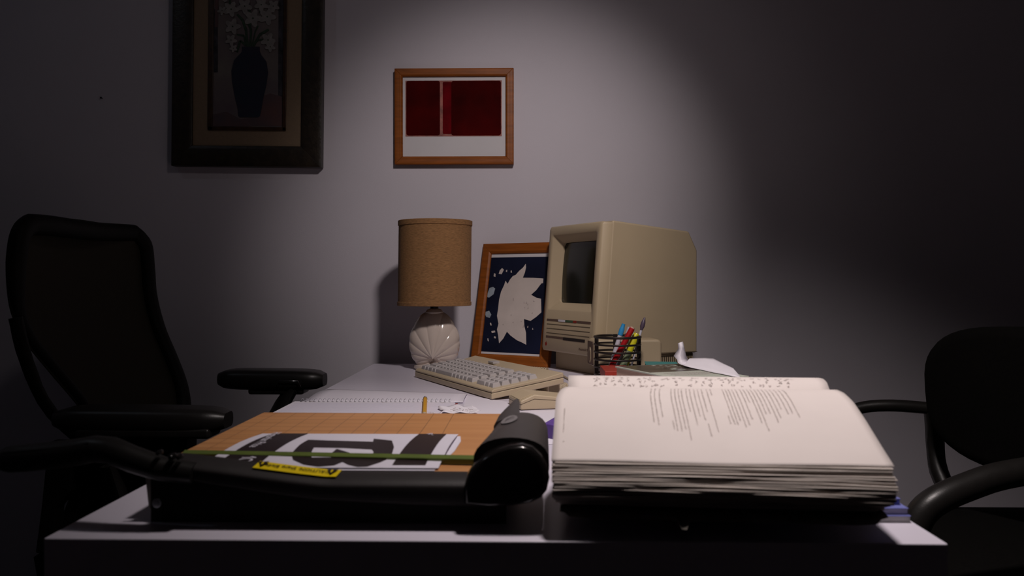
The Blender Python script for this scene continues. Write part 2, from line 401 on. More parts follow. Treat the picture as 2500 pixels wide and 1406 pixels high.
cy.build('print', ['cyan_b', 'cyan_w', 'cyan_l', 'pencilink'], t)

# ------------------------------------------------------------------ lamp
lc = aZ(1056, 902, DT); LX, LY = -.231, 2.05
t = thing('table_lamp', 'small lamp with a tan burlap drum shade on an ivory ceramic scallop shell base', 'lamp', (LX, LY, DT))
sh = MB(); hs = .006
zt, zb, r = 1.103, .896, .0888
def shell(u, v):
    th = (v*2-1)*R(180)
    Rt = lerp([(0, .117), (10, .115), (19.5, .105), (28.7, .096), (41, .085), (54, .075), (68, .0646), (86, .055), (104, .047), (128, .037), (150, .031), (180, .029)], abs(math.degrees(th)))
    return th, Rt
zc = .028
for side in (-1, 1):
    def fn(u, v, side=side):
        th, Rt = shell(u, v)
        rib = abs(math.cos(th*18/2.234))**.7
        rr_ = Rt*u*(1+.03*u*rib)
        x = rr_*math.sin(th); z = zc + rr_*math.cos(th)
        y = side*(.044*math.sqrt(max(0, 1-u*u))*(.75+.25*math.cos(th)) + (.0042*(rib-.4))*max(0, u-.08)**.5*max(0, 1-u)**.25 + .0005)
        return (x, y, z)
    sh.grid(fn, 26, 288)
sh.build('shell_body', 'ceramic', t, smooth=75)
MB().lathe([(.0, .0), (.042, .0), (.046, .004), (.045, .010), (.034, .014), (.026, .022), (.0, .03)], n=48).build('foot', 'ceramic', t, smooth=40, deform=lambda c: (c.x*1.1, c.y*.85, c.z))
MB().lathe([(.0, .134), (.020, .134), (.022, .140), (.018, .146), (.010, .149), (0, .149)], n=36).build('collar', 'ceramic', t, smooth=40)
MB().lathe([(.0, .146), (.010, .146), (.010, .164), (.006, .168), (.006, .19), (0, .19)], n=24).build('socket', 'ink', t, smooth=40)
z0_, z1_ = zb-DT, zt-DT
MB().lathe([(r, z0_), (r, z1_), (r-.0025, z1_), (r-.0025, z0_), (r, z0_)], n=96, cap=False).build('lamp_shade', 'shade', t, smooth=40, deform=lambda c: (c.x+.012*(c.z-z0_), c.y, c.z))
sh_ = bpy.data.objects['lamp_shade']
for nm, za, zbb in (('trim', z0_, z0_+.010), ('trim', z1_-.013, z1_)):
    MB().lathe([(r, za), (r+.0018, za+.001), (r+.0018, zbb-.001), (r, zbb), (r-.003, zbb), (r-.003, za), (r, za)], n=96, cap=False).build(nm, 'shade', sh_, smooth=40, deform=lambda c: (c.x+.012*(c.z-z0_), c.y, c.z))
sp = MB()
for k in range(3):
    an = k*2.094+.3; sp.tube([(0, 0, z0_+.004+.01), (math.cos(an)*(r-.002), math.sin(an)*(r-.002), z0_+.006+.01)], .0012, 6)
sp.build('shade_spider', 'steel', t)

# ------------------------------------------------------------------ compact computer
t = thing('compact_computer', 'beige all-in-one compact computer with a small dark screen standing near the wall', 'computer', (.1447, 1.870, DT), math.atan2(.47, .883))
Wm, k = .242, .984
prof = [(.001, .046), (.0, .052), (.0235, .3500), (.0275, .3530), (.266, .3335), (.2905, .2890), (.2905, .042), (.286, .040)]
body = MB()
prof_body = [(.026, .046), (.0500, .3528), (.266, .3335), (.2905, .2890), (.2905, .046)]
body.prism(prof_body, 'y', 0, Wm); body.build('rear_case', 'beige', t, bevel=.005, seg=4)
MB().prism([(.036, 0), (.036, .046), (.285, .046), (.285, 0)], 'y', .008, Wm-.008).build('foot_plinth', 'beige', t, bevel=.003)
gr = MB()
for i in range(22):
    x = .15+i*.006; gr.box(x, x+.0025, .0065, .0085, .006, .040)
gr.build('side_vents', 'beiged', t)
MB().box(.046, .290, -.0006, .001, .0475, .0487).build('side_seam', 'beiged', t)
# front bezel: tilted plane from (0,.046) to (.0235,.352)
tl = math.atan2(.0235, .304)
def fp(y, h, dpt=0):   # h: height along the face from .046, dpt: depth into the case
    return (math.sin(tl)*h + math.cos(tl)*dpt, y, .046 + math.cos(tl)*h - math.sin(tl)*dpt)
HB = .3055
bz = MB()
oy0, oy1, oh0, oh1 = 0, Wm, 0, HB
# screen opening on the face: y from .028 to .214, h from .115 to .285 (screen further in)
def loop(y0, y1, h0, h1, dp, rr=.0, n=4):
    return [fp(p[0], p[1], dp) for p in rrect(y1-y0, h1-h0, max(rr, .0005), n, (y0+y1)/2, (h0+h1)/2)]
S_ = [loop(0, Wm, 0, HB, .027, .004), loop(0, Wm, 0, HB, .004, .006), loop(.004, Wm-.004, .004, HB-.004, 0, .006),
      loop(.021, Wm-.018, .099, .284, 0, .006), loop(.023, Wm-.020, .101, .282, .002, .006), loop(.036, Wm-.042, .119, .266, .018, .010), loop(.036, Wm-.042, .119, .266, .024, .010)]
bz.loft(S_, cap=False); bz.build('front_bezel', 'beige', t, smooth=50)
def scr(u, v):
    y = .034 + u*(Wm-.074); h = .117 + v*.151; dp = .019 + .0032*((2*u-1)**2 + (2*v-1)**2)
    return fp(y, h, dp)
MB().grid(scr, 16, 16).build('screen', 'glassd', t, smooth=60)
gv = MB()
for h, th in ((.0640, .0018), (.0535, .0018), (.0425, .0018)):
    a_ = [fp(.024, h, -.0004), fp(Wm-.020, h, -.0004), fp(Wm-.020, h+th, -.0004), fp(.024, h+th, -.0004)]
    b_ = [fp(.024, h, .002), fp(Wm-.020, h, .002), fp(Wm-.020, h+th, .002), fp(.024, h+th, .002)]
    gv.loft([b_, a_])
gv.build('vent_grooves', 'beiged', t)
def plate(y0, y1, h0, h1, nm, m, dp=-.0006, label=None):
    o = MB().loft([loop(y0, y1, h0, h1, .002, .0006, 2), loop(y0, y1, h0, h1, dp, .0006, 2)]).build(nm, m, t)
    if label: o['label'] = label
    return o
plate(.022, Wm-.018, .0725, .0780, 'indicator_strip', 'plaque', -.0004)
plate(.099, .134, .0727, .0778, 'sticker', 'ledg', -.0009, 'dark green sticker'); plate(.084, .0985, .0727, .0778, 'sticker', 'led', -.0009, 'red sticker')
plate(.1345, .167, .0727, .0778, 'sticker', 'matb', -.0009, 'white sticker')
plate(.140, Wm-.019, .0310, .0368, 'blank_drive_cover', 'plaque', -.0002)
plate(.042, .139, .0298, .0368, 'disk_slot', 'ink', -.0008)
ap = MB()
apl = [(0, -.0045), (.0022, -.005), (.0042, -.002), (.0046, .001), (.003, .0035), (.001, .003), (0, .0025), (-.001, .003), (-.003, .0035), (-.0046, .001), (-.0042, -.002), (-.0022, -.005)]
ap.loft([[fp(Wm-.022+p[0], .0165+p[1], .001) for p in apl], [fp(Wm-.022+p[0], .0165+p[1], -.0006) for p in apl]])
lf = [(0, .0038), (.002, .0062), (.0004, .0058)]
ap.loft([[fp(Wm-.022-p[0], .0165+p[1], .001) for p in lf], [fp(Wm-.022-p[0], .0165+p[1], -.0006) for p in lf]])
ap.build('logo', 'led', t)
# face text, local axes: writing runs toward -y when seen from the front
fm = Matrix.Translation(fp(.045, .0135, -.0007)) @ Matrix(((0, math.sin(tl), -math.cos(tl), 0), (-1, 0, 0, 0), (0, math.cos(tl), math.sin(tl), 0), (0, 0, 0, 1)))
text_obj('Macintosh SE', .0075, 'plaque', 'lettering', t, fm)

# ------------------------------------------------------------------ external drive
t = thing('external_drive', 'small rounded beige box with a dark plaque on its end beside the compact computer', 'drive', (.1396, 1.800, DT), R(8))
MB().prism(rrect(.150, .060, .010, 5, .075, .0595), 'y', 0, .069).build('case', 'beige', t, bevel=.006, seg=4)
MB().box(.018, .132, .010, .060, 0, .030).build('plinth', 'plaque', t, bevel=.002)
MB().prism(rrect(.052, .050, .004, 4, .0345, .0595), 'x', -.0012, .0005).build('end_plaque', 'plaque', t)
MB().prism(rrect(.020, .034, .009, 5, .034, .055), 'x', -.0022, -.0010).build('plaque_mark', 'beige', t, label='pale rounded mark')
MB().prism(rrect(.007, .022, .003, 4, .031, .054), 'x', -.0030, -.0018).build('plaque_slot', 'plaque', t)

# ------------------------------------------------------------------ keyboard
t = thing('keyboard', 'beige mechanical keyboard with pale grey keys lying askew in front of the lamp', 'keyboard', (-.067, 1.513, DT), math.atan2(.461, .887))
KL, KD = .408, .150
MB().prism([(0, .0015), (0, .0125), (KD, .0335), (KD, .0215), (KD-.01, .021)], 'y', 0, KL).build('lower_shell', 'beige2', t, bevel=.002)
MB().prism([(.001, .0132), (.0, .016), (.004, .0195), (.110, .0345), (.148, .0435), (.1495, .041), (.1495, .0342)], 'y', 0, KL).build('upper_shell', 'beige2', t, bevel=.0025, seg=3)
MB().prism([(.0008, .0125), (.0008, .0133), (KD-.001, .0343), (KD-.001, .0335)], 'y', .0008, KL-.0008).build('shell_seam', 'beiged', t)
for y in (.012, KL-.062):
    ft = MB()
    for i in range(9): ft.box(.122, .148, y+i*.0055, y+i*.0055+.0035, .0, .0225)
    ft.box(.124, .146, y, y+.0475, .001, .0225); ft.build('foot', 'beige2', t)
def kmesh(wu):
    w_ = .0190*wu-.0012; b_ = .0088; tp = .0058
    m_ = MB(); hw = w_/2
    s0 = [(-b_, -hw, 0), (b_, -hw, 0), (b_, hw, 0), (-b_, hw, 0)]; i_ = .0026
    s1 = [(-b_+.0032, -hw+i_, .0082), (b_-.0016, -hw+i_, .0088), (b_-.0016, hw-i_, .0088), (-b_+.0032, hw-i_, .0082)]
    return m_.loft([s0, s1])
KC = {}
def kz(x): return .0195 + (x-.004)*(.0345-.0195)/.106
def put_key(x, y, wu, label=None):
    if wu not in KC:
        o = kmesh(wu).build('key', 'key', t, bevel=.0008, seg=2); KC[wu] = o
    else:
        o = KC[wu].copy(); COL.objects.link(o); o.parent = t
    o.location = (x, y, kz(x)-.001); o.rotation_euler = (0, -math.atan(.0150/.106), 0)
    return o
rows = [[1.25, 1, 1.25, 1, 5.0, 1, 1, 1, 1, 1.5], [2.25]+[1]*10+[1.75, 1], [1.75]+[1]*11+[2.25], [1.5]+[1]*12+[1.5], [1]*13+[2]]
for ri, row in enumerate(rows):
    x = .018+ri*.0190; y = .394
    tot = sum(row); sc_ = 1
    for wu in row:
        put_key(x, y-wu*.0095, wu); y -= wu*.0190
    # numeric pad
    if ri == 0: pads = [2, 1, 1]
    else: pads = [1, 1, 1, 1]
    y = .091
    for wu in pads:
        put_key(x, y-wu*.0095, wu); y -= wu*.0190
MB().box(-.008, .008, -.0130, .0130, 0, .005).build('power_key', 'key', t, bevel=.0012).location = (.127, .262, .0385)

# coiled cable behind the keyboard
cb = MB(); path = []
A0 = Vector((-.068, 2.010, DT+.0085)); A1 = Vector((.045, 1.935, DT+.0085)); A2 = Vector((.0, 1.70, DT+.0085))
def coil(A, B, turns, rad):
    P_ = []; dd = (B-A); ax = dd.normalized(); u = ax.cross(Vector((0, 0, 1))).normalized(); v = u.cross(ax)
    n = turns*10
    for i in range(n+1):
        a_ = 2*math.pi*i/10; P_.append(A+dd*(i/n)+u*math.cos(a_)*rad+v*math.sin(a_)*rad)
    return P_
cb.tube(coil(A0, A1, 20, .0062), .0020, 6)
cb.tube([A1+Vector((.004, 0, -.005)), Vector((.075, 1.90, DT+.003)), Vector((.090, 1.80, DT+.003)), Vector((.085, 1.72, DT+.003)), Vector((.066, 1.66, DT+.004))], .0022, 8)
cb.tube(coil(Vector((.072, 1.655, DT+.0085)), Vector((.045, 1.60, DT+.0085)), 9, .0062), .0020, 6)
tag(cb.build('coiled_cable', 'cable', smooth=60), 'beige coiled cord running behind and beside the keyboard', 'cable')

# ------------------------------------------------------------------ mouse
t = thing('computer_mouse', 'low beige wedge-shaped mouse just in front of the keyboard corner', 'mouse', (-.0135, 1.393, DT), R(16))
MB().prism([(0, .0010), (0, .0155), (.024, .0258), (.108, .0150), (.110, .0010)], 'y', 0, .080).build('shell', 'beige2', t, bevel=.0022, seg=3)
MB().prism([(-.0003, .0095), (-.0003, .0102), (.024, .0190), (.1103, .0108), (.1103, .0101), (.024, .0183)], 'y', -.0003, .0803).build('shell_seam', 'beiged', t)
MB().prism([(.0010, .0161), (.0013, .0172), (.0225, .0263), (.0235, .0254)], 'y', .010, .070).build('button', 'beige2', t, bevel=.0006)
MB().prism([(.003, 0), (.107, 0), (.107, .002), (.003, .002)], 'y', .003, .077).build('glide_base', 'ink', t)

# ------------------------------------------------------------------ pen cup and its pens
CX, CY, CR = .1812, 1.720, .0465
t = thing('pen_cup', 'round pencil cup of stacked dark bronze wire rings standing before the beige drive', 'pen cup', (CX, CY, DT))
for i in range(7):
    MB().ring((0, 0, .1018-i*.0151), CR, .0021 if i else .0026).build('wire_ring', 'wire', t, smooth=60)
for an in (188, -8, 90):
    a_ = R(an); p_ = MB(); cx, cy_ = math.cos(a_)*(CR-.003), math.sin(a_)*(CR-.003); tx, ty = -math.sin(a_)*.0042, math.cos(a_)*.0042
    if an != 90: tx, ty = .0040, 0
    nx, ny = math.cos(a_)*.001, math.sin(a_)*.001
    if an != 90: nx, ny = 0, .001
    p_.loft([[(cx+tx+nx, cy_+ty+ny, z), (cx-tx+nx, cy_-ty+ny, z), (cx-tx-nx, cy_-ty-ny, z), (cx+tx-nx, cy_+ty-ny, z)] for z in (.002, .104)])
    p_.build('upright', 'wire', t)
MB().lathe([(0, 0), (CR-.002, 0), (CR, .003), (CR, .005), (0, .005)], n=40).build('base_dish', 'wire', t, smooth=40)
def pen(name, label, cat, top, bot, segs, flat=1.0, n=14, group='pens in the wire cup'):
    top = Vector(top); bot = Vector(bot); ln = (top-bot).length; d_ = top-bot
    q = d_.to_track_quat('Z', 'Y')
    o = thing(name, label, cat, bot, rot=q.to_euler(), group=group)
    for (nm, m_, pr_) in segs:
        MB().lathe([(0, pr_[0][1]*ln)] + [(r_, z*ln) for r_, z in pr_] + [(0, pr_[-1][1]*ln)], n=n).build(nm, m_, o, smooth=40, deform=(lambda c: (c.x, c.y*flat, c.z)) if flat != 1 else None)
    return o
zb_ = DT+.0075
def cupb(px, Y): 
    p = aY(px, 900, Y); return (p.x, Y, zb_)
pen('ballpoint_pen', 'white barrelled pen with a bright blue clicker end leaning in the wire cup', 'pen', aY(1523, 789, 1.712), cupb(1478, 1.708),
    [('barrel', 'penw', [(.001, 0), (.0045, .06), (.0048, .75), (.0045, .80)]), ('clicker_end', 'penb', [(.0052, .80), (.0055, .90), (.0042, .93), (.0036, .99)])])
pen('marker', 'flat deep red marker slanting across the front of the wire cup', 'marker', aY(1546, 797, 1.705), cupb(1469, 1.694),
    [('body', 'penr', [(.0050, 0), (.0058, .02), (.0058, .965)]), ('end_cap', 'pgpink', [(.0050, .965), (.0046, .985)])])
pen('highlighter', 'yellow highlighter with pale green label, the nearest of the two in the wire cup', 'highlighter', aY(1557, 809, 1.722), cupb(1502, 1.712),
    [('body', 'pengr', [(.0062, 0), (.0066, .05), (.0066, .62)]), ('cap', 'peny', [(.0070, .62), (.0072, .9), (.005, .96)])])
pen('highlighter', 'yellow highlighter standing behind the other one in the wire cup', 'highlighter', aY(1549, 806, 1.742), cupb(1518, 1.738),
    [('body', 'peny', [(.0062, 0), (.0066, .05), (.0066, .62)]), ('cap', 'pengr', [(.0068, .62), (.0070, .9), (.005, .95)])])
pen('gel_pen', 'white pen with a dark clip behind the red marker in the wire cup', 'pen', aY(1538, 796, 1.728), cupb(1496, 1.735),
    [('barrel', 'penw', [(.001, 0), (.0045, .06), (.0048, .82)]), ('clip_end', 'penp', [(.0050, .70), (.0050, .86)]), ('top', 'penw', [(.0048, .86), (.0044, .98)])])
pen('paintbrush', 'thin dark purple tipped brush standing tallest in the wire cup', 'brush', aY(1574, 775, 1.745), cupb(1530, 1.728),
    [('handle', 'penw', [(.002, 0), (.0025, .80)]), ('tip', 'penp', [(.0022, .80), (.0048, .86), (.0046, .92), (.0015, 1.0)])])

# ------------------------------------------------------------------ pile behind the open book
t = thing('small_box', 'small red box beside the foot of the wire pen cup', 'box', (.141, 1.548, DT))
MB().box(0, .050, 0, .108, 0, .046).build('tray', 'redb', t, bevel=.001)
MB().box(-.0008, .0508, -.0008, .1088, .034, .0495).build('lid', 'redb', t, bevel=.001)
# teal note block: many leaves
t = thing('note_block', 'teal block of notes lying between the beige drive and the photo-covered book', 'note block', (.232, 1.665, DT), R(-6))
MB().box(0, .062, 0, .062, 0, .050).build('leaves', 'teal', t, bevel=.0006)
MB().box(-.001, .063, -.001, .063, .0500, .0508).build('top_leaf', 'teal', t)
# thick book with a photographic cover
pb = thing('photo_book', 'thick book with a dark photograph on its cover lying behind the open book', 'book', (.1545, 1.505, DT), R(-68))
# local x runs from the far left corner toward the camera, local y toward the right
lx = .215; ly = .128
MB().box(.002, lx-.002, .002, ly-.002, .002, .0605).build('page_block', 'pgpink', pb)
cv = MB(); cv.box(0, lx, 0, ly, .0605, .063, 0); cv.box(0, lx, 0, ly, 0, .002, 0); cv.box(.0, lx, ly-.002, ly, .002, .0605, 0)
cv.build('cover', 'coverg', pb, bevel=.0006)
ph = MB(); ph.box(.004, .115, .004, ly-.003, .063, .0633, 0)
random.seed(5)
for k_ in range(26):
    x = random.uniform(.012, .10); y = random.uniform(.065, .125) if k_ < 18 else random.uniform(.02, .12); a_ = random.uniform(-.5, .5)
    w1, w2 = random.uniform(.003, .012), random.uniform(.001, .003)
    c_, s_ = math.cos(a_), math.sin(a_)
    ph.poly([(x+dx*c_-dy*s_, y+dx*s_+dy*c_, .0636) for dx, dy in ((-w2, -w1), (w2, -w1*.6), (w2*1.4, w1), (-w2, w1*.7))], 1)
ph.build('cover_photograph', ['cover', 'coverg'], pb)
tx = MB()
for row in range(4):
    y = .020
    while y < .118:
        w_ = random.uniform(.002, .006); 
        tx.box(.132+row*.011, .1355+row*.011, y, y+w_, .0631, .0633); y += w_+.0018
tx.build('cover_lettering', 'pencilink', pb)
# crumpled tissue
ts = MB()
def P(px, py, Y):
    if py > 700: Y = min(Y, (CAM.z-DT-.0641)*2050/(py-688))
    return aY(px, py, Y)
sp_ = [[P(1655, 838, 1.545), P(1661, 836, 1.540), P(1667, 834, 1.548)], [P(1656, 851, 1.540), P(1664, 852, 1.530), P(1671, 850, 1.545)],
       [P(1645, 869, 1.530), P(1661, 868, 1.522), P(1674, 866, 1.545)], [P(1653, 878, 1.520), P(1664, 879, 1.515), P(1678, 876, 1.545)], [P(1655, 886, 1.500), P(1666, 892, 1.49), P(1686, 890, 1.54)]]
ts.loft(sp_, closed=False, cap=False)
top = [(1678, 880), (1684, 873), (1700, 872), (1722, 871), (1741, 872), (1765, 884), (1790, 897), (1806, 917)]
lowp = [(1664, 890), (1672, 893), (1690, 898), (1715, 903), (1742, 909), (1765, 913), (1788, 918), (1806, 920)]
rows_ = []
for f_, Y_ in ((1.0, 1.60), (.82, 1.565), (.5, 1.53), (.2, 1.505), (0, 1.49)):
    rows_.append([])
    for i, (a_, b_) in enumerate(zip(top, lowp)):
        px = b_[0]+(a_[0]-b_[0])*f_; py = b_[1]+(a_[1]-b_[1])*(f_ if f_ < 1 else .93)
        dy = .010*math.sin(i*2.3+f_*5)
        rows_[-1].append(P(px, py, Y_-.015*i+dy*(1 if 0 < f_ < 1 else 0)))
ts.loft(rows_, closed=False, cap=False)
tag(ts.build('crumpled_tissue', 'tissue', solid=.0004, smooth=28), 'crumpled white tissue with a pointed tip lying on the photo-covered book', 'tissue')

# ------------------------------------------------------------------ papers on the desk
def sheet(name, label, cat, pts, z, m='sheet', thick=.0004, group=None):
    n = len(pts); o = MB().prism([(p[0], p[1]) for p in pts], 'z', z-thick, z).build(name, m); return tag(o, label, cat, group)
nb = thing('spiral_notebook', 'open wirebound notebook with blank ruled pages hanging over the left edge of the desk', 'notebook', (-.405, 1.26, DT))
NX0, NX1, NYs = -.408, -.128, 1.470
MB().box(NX0+.004, NX1+.004, 1.262, NYs-.004, DT, DT+.0015).build('back_cover', 'redb', nb, True)
def nbsurf(c): return (c.x, c.y, c.z)
inv = MW[nb.name].inverted()
pg = MB()
for i in range(5):
    pg.box(NX0-.0006*i, NX1-.0008*i, 1.256+.001*i, NYs-.006, DT+.0016+i*.0006, DT+.0016+i*.0006+.0005)
pgo = pg.build('near_pages', 'sheet', nb, True)
fpg = MB()
def ff(u, v):
    x = NX0+.012+u*(NX1-NX0+.000); y = NYs+.004+v*(.115+.06*(1-u)); return (x, y, DT+.0022+.0050*math.sin(math.pi*v)*(1-.4*u))
fpg.grid(ff, 12, 8); fpg.build('turned_pages', 'sheet', nb, True, solid=.0006, smooth=40)
holes = MB(); wires = []
for i in range(34):
    x = NX0+.010+i*(NX1-NX0-.020)/33
    holes.prism([(x-.0016, NYs-.0125), (x+.0016, NYs-.0125), (x+.0016, NYs-.0095), (x-.0016, NYs-.0095)], 'z', DT+.0046, DT+.0049)
holes.build('punched_holes', 'ink', nb, True)
wr = MB()
for i in range(34):
    x = NX0+.010+i*(NX1-NX0-.020)/33
    wr.tube([(x+.001*math.cos(a_), NYs-.004+.0075*math.cos(a_), DT+.0048+.0042*math.sin(a_)) for a_ in [k_*math.pi/6 for k_ in range(0, 7)]], .0004, 5)
wr.build('wire_binding', 'chrome', nb, True)
rl = MB()
for i in range(26):
    y = NYs-.030-i*.0071
    rl.box(NX0+.004, NX1-.006, y, y+.0004, DT+.0045, DT+.0047)
rl.build('ruled_lines', mat('ruled_blue', (.60, .58, .74), .7, .03, 20), nb, True)
sc = MB(); random.seed(11)
for x_, y_ in ((-.165, 1.345), (-.160, 1.338), (-.385, 1.462), (-.255, 1.452), (-.153, 1.450)):
    for k_ in range(4):
        a_ = random.uniform(0, 3.1); sc.box(x_+k_*.0022, x_+k_*.0022+.0016, y_+random.uniform(-.003, .003), y_+.0010, DT+.0046, DT+.00485)
sc.build('pencil_marks', 'pencilink', nb, True)
a, b, c, e = aZ(1134, 962, DT+.002), aZ(1238, 978, DT+.002), aZ(1252, 1040, DT+.002), aZ(1075, 1040, DT+.002)
sheet('loose_sheet', 'loose white sheet lying under the near corner of the keyboard', 'paper', [(-.118, 1.575), (-.035, 1.49), (-.040, 1.20), (-.100, 1.19)], DT+.0007)
sheet('loose_sheet', 'loose white sheet partly under the mouse and behind the black cutter head', 'paper', [(-.030, 1.375), (.070, 1.40), (.098, 1.12), (-.006, 1.095)], DT+.0007)
tc_ = MB(); random.seed(21)
def tcf(u, v):
    x = -.143+u*.060+.006*math.sin(v*5); y = 1.318+v*(.062+.02*math.sin(u*3.2)); return (x, y, DT+.0062+.0030*abs(math.sin(u*7+v*5))+.0012*math.sin(u*15))
tc_.grid(tcf, 12, 12)
tag(tc_.build('tracing_paper_scrap', 'tissue', solid=.0003, smooth=30), 'small crinkled scrap of tracing paper with dark scribbles right of the pencil', 'paper scrap')
o = bpy.data.objects['tracing_paper_scrap']
mk = MB()
for k_ in range(10):
    x = -.125+k_*.004; y = 1.335+.010*math.sin(k_*2.1); mk.tube([(x, y, DT+.0105), (x+.005*math.cos(k_), y+.010*math.sin(k_*1.7), DT+.0105)], .0004, 5)
mk.build('scribble', 'pencilink', o)
# pencil
pa = Vector((-.181, 1.462, DT+.0105)); pbp = Vector((-.161, 1.290, DT+.0085))
o = thing('pencil', 'yellow pencil lying across the spiral notebook pages', 'pencil', pbp, rot=(pa-pbp).to_track_quat('Z', 'Y').to_euler())
ln = (pa-pbp).length
MB().lathe([(0, .012), (.0037, .012), (.0037, ln-.001), (.0030, ln), (0, ln)], n=6).build('shaft', 'pencil', o)
MB().lathe([(0, 0), (.0034, .012), (0, .012)], n=10).build('sharpened_tip', 'cable', o)
MB().lathe([(0, 0), (.0040, 0), (.0038, .010), (0, .010)], n=12).build('ferrule', 'chrome', o).location = (0, 0, ln-.010)
MB().prism([(.020, 1.150), (.040, 1.215), (.072, 1.175), (.060, 1.110)], 'z', DT+.0005, DT+.020).build('purple_folder', 'ppl', bevel=.001)
tag(bpy.data.objects['purple_folder'], 'purple folded card squeezed between the cutter head and the open book', 'card')

# ------------------------------------------------------------------ guillotine cutter
CT = thing('paper_cutter', 'black guillotine paper trimmer with a wooden gridded board and long curved blade arm', 'paper cutter', (-.345, .750, DT))
BZ = .785
MB().prism([(-.3445, .750), (.000, .748), (-.012, 1.074), (-.3435, 1.080)], 'z', BZ-.010, BZ).build('board', 'board', CT, True, bevel=.0008, seg=2)
bs = MB(); bs.prism([(-.336, .749), (-.034, .751), (-.030, 1.068), (-.338, 1.074)], 'z', DT, BZ-.010); bs.prism([(-.040, .7525), (-.012, .7525), (-.014, 1.068), (-.040, 1.068)], 'z', DT+.016, BZ-.010)
bs.prism([(-.336, .746), (-.305, .744), (-.305, .790), (-.336, .790)], 'z', DT, DT+.012)
bs.prism([(-.200, .750), (-.033, .752), (-.033, .790), (-.200, .790)], 'z', DT, DT+.006)
bs.prism([(-.336, 1.03), (-.300, 1.03), (-.300, 1.07), (-.336, 1.07)], 'z', DT, DT+.006)
bs.prism([(-.04, 1.03), (.005, 1.03), (.005, 1.07), (-.04, 1.07)], 'z', DT, DT+.006)
bs.build('base', 'framek', CT, True, bevel=.002)
MB().prism([(-.337, .7408), (-.020, .7408), (-.020, .7495), (-.337, .7495)], 'z', DT, BZ-.0008).build('light_gap_strip', 'framek', CT, True)  # added strip that stops light leaking between blade arm and board
# blade arm: sections along X
Yb, Yf = .742, .718
topb = [(430, 1106), (470, 1108), (560, 1119), (630, 1129), (730, 1142), (827, 1153), (1000, 1158), (1150, 1158), (1200, 1150)]
botf = [(430, 1168), (470, 1180), (600, 1200), (763, 1224), (1000, 1236), (1150, 1240), (1200, 1240)]
TT = [(aY(x, y, Yb).x, aY(x, y, Yb).z) for x, y in topb]; BB = [(aY(x, y, Yf).x, aY(x, y, Yf).z) for x, y in botf]
secs = []; X0, X1 = -.312, -.030
for i in range(33):
    x = X0+(X1-X0)*i/32; zt_, zb__ = lerp(TT, x), lerp(BB, x)
    zt_ = max(zt_, BZ+.0005) if x > -.31 else zt_
    secs.append([(x, Yb, zt_), (x, Yb-.002, zt_+.0008), (x, Yb-.010, zt_-.0006), (x, Yb-.017, zt_-.0030), (x, Yf+.0012, zt_-.0062), (x, Yf, zt_-.0085), (x, Yf+.001, zb__+.003), (x, Yf+.006, zb__), (x, Yb-.006, zb__), (x, Yb, zb__+.004)])
MB().loft(secs).build('blade_arm', 'armk', CT, True, smooth=50)
MB().loft([[(x, Yb+.0006, lerp(BB, x)+.004), (x, Yb+.0022, lerp(BB, x)+.004), (x, Yb+.0022, BZ-.002), (x, Yb+.0006, BZ-.002)] for x in (-.305, -.2, -.1, -.04)]).build('steel_blade', 'steel', CT, True)
# handle
hp = [(-.290, .722, .7880), (-.318, .722, .7915), (-.345, .724, .7995), (-.366, .728, .8065), (-.382, .731, .8070), (-.398, .735, .8035), (-.425, .742, .7990), (-.452, .748, .7955), (-.470, .751, .7935), (-.478, .752, .7925), (-.481, .7525, .7922)]
hr = [.0105, .0120, .0128, .0132, .0134, .0136, .0140, .0142, .0136, .0105, .003]
ho = MB().tube(hp, hr, 20, flat=.88).build('handle', 'black', CT, True, smooth=60)
# grip line ridges of the handle
MB().tube([(p[0], p[1]-r_*.80, p[2]+r_*.52) for p, r_ in zip(hp[4:9], hr[4:9])], .0008, 6).build('grip_ridge', 'gloss', ho, True, smooth=60)
MB().tube([(p[0], p[1]-r_*.97, p[2]-r_*.10) for p, r_ in zip(hp[4:9], hr[4:9])], .0007, 6).build('grip_ridge', 'gloss', ho, True, smooth=60)
# hinge bracket and screw at the left end
br = MB(); out = [(352, 1148), (440, 1130), (437, 1180), (424, 1238), (416, 1252), (404, 1257), (386, 1256), (370, 1248), (362, 1238), (358, 1200)]
br.loft([[aY(x, y, .7405+.0045*((y-1130)/125)) for x, y in out], [aY(x, y, .7405+.0045*((y-1130)/125)) + Vector((0, .002, 0)) for x, y in out]])
br.build('latch_plate', 'steel', CT, True, bevel=.0008, seg=2)
sw = MB(); c_ = aY(385, 1227, .742); sw.tube([c_, c_+Vector((0, -.0022, 0))], [.0052, .0042], 16); sw.tube([c_+Vector((0, -.0022, 0)), c_+Vector((0, -.0030, 0))], [.0022, .0020], 6)
sw.build('screw', 'chrome', CT, True, smooth=40)
kn = MB()
for (x, y, r_) in ((386, 1106, .0022), (418, 1116, .0030), (436, 1117, .0022)):
    c_ = aY(x, y, .712); kn.tube([c_+Vector((0, .006, 0)), c_, c_+Vector((0, -.002, 0))], [r_, r_, r_*.6], 12)
kn.build('rivets', 'gloss', CT, True, smooth=40)
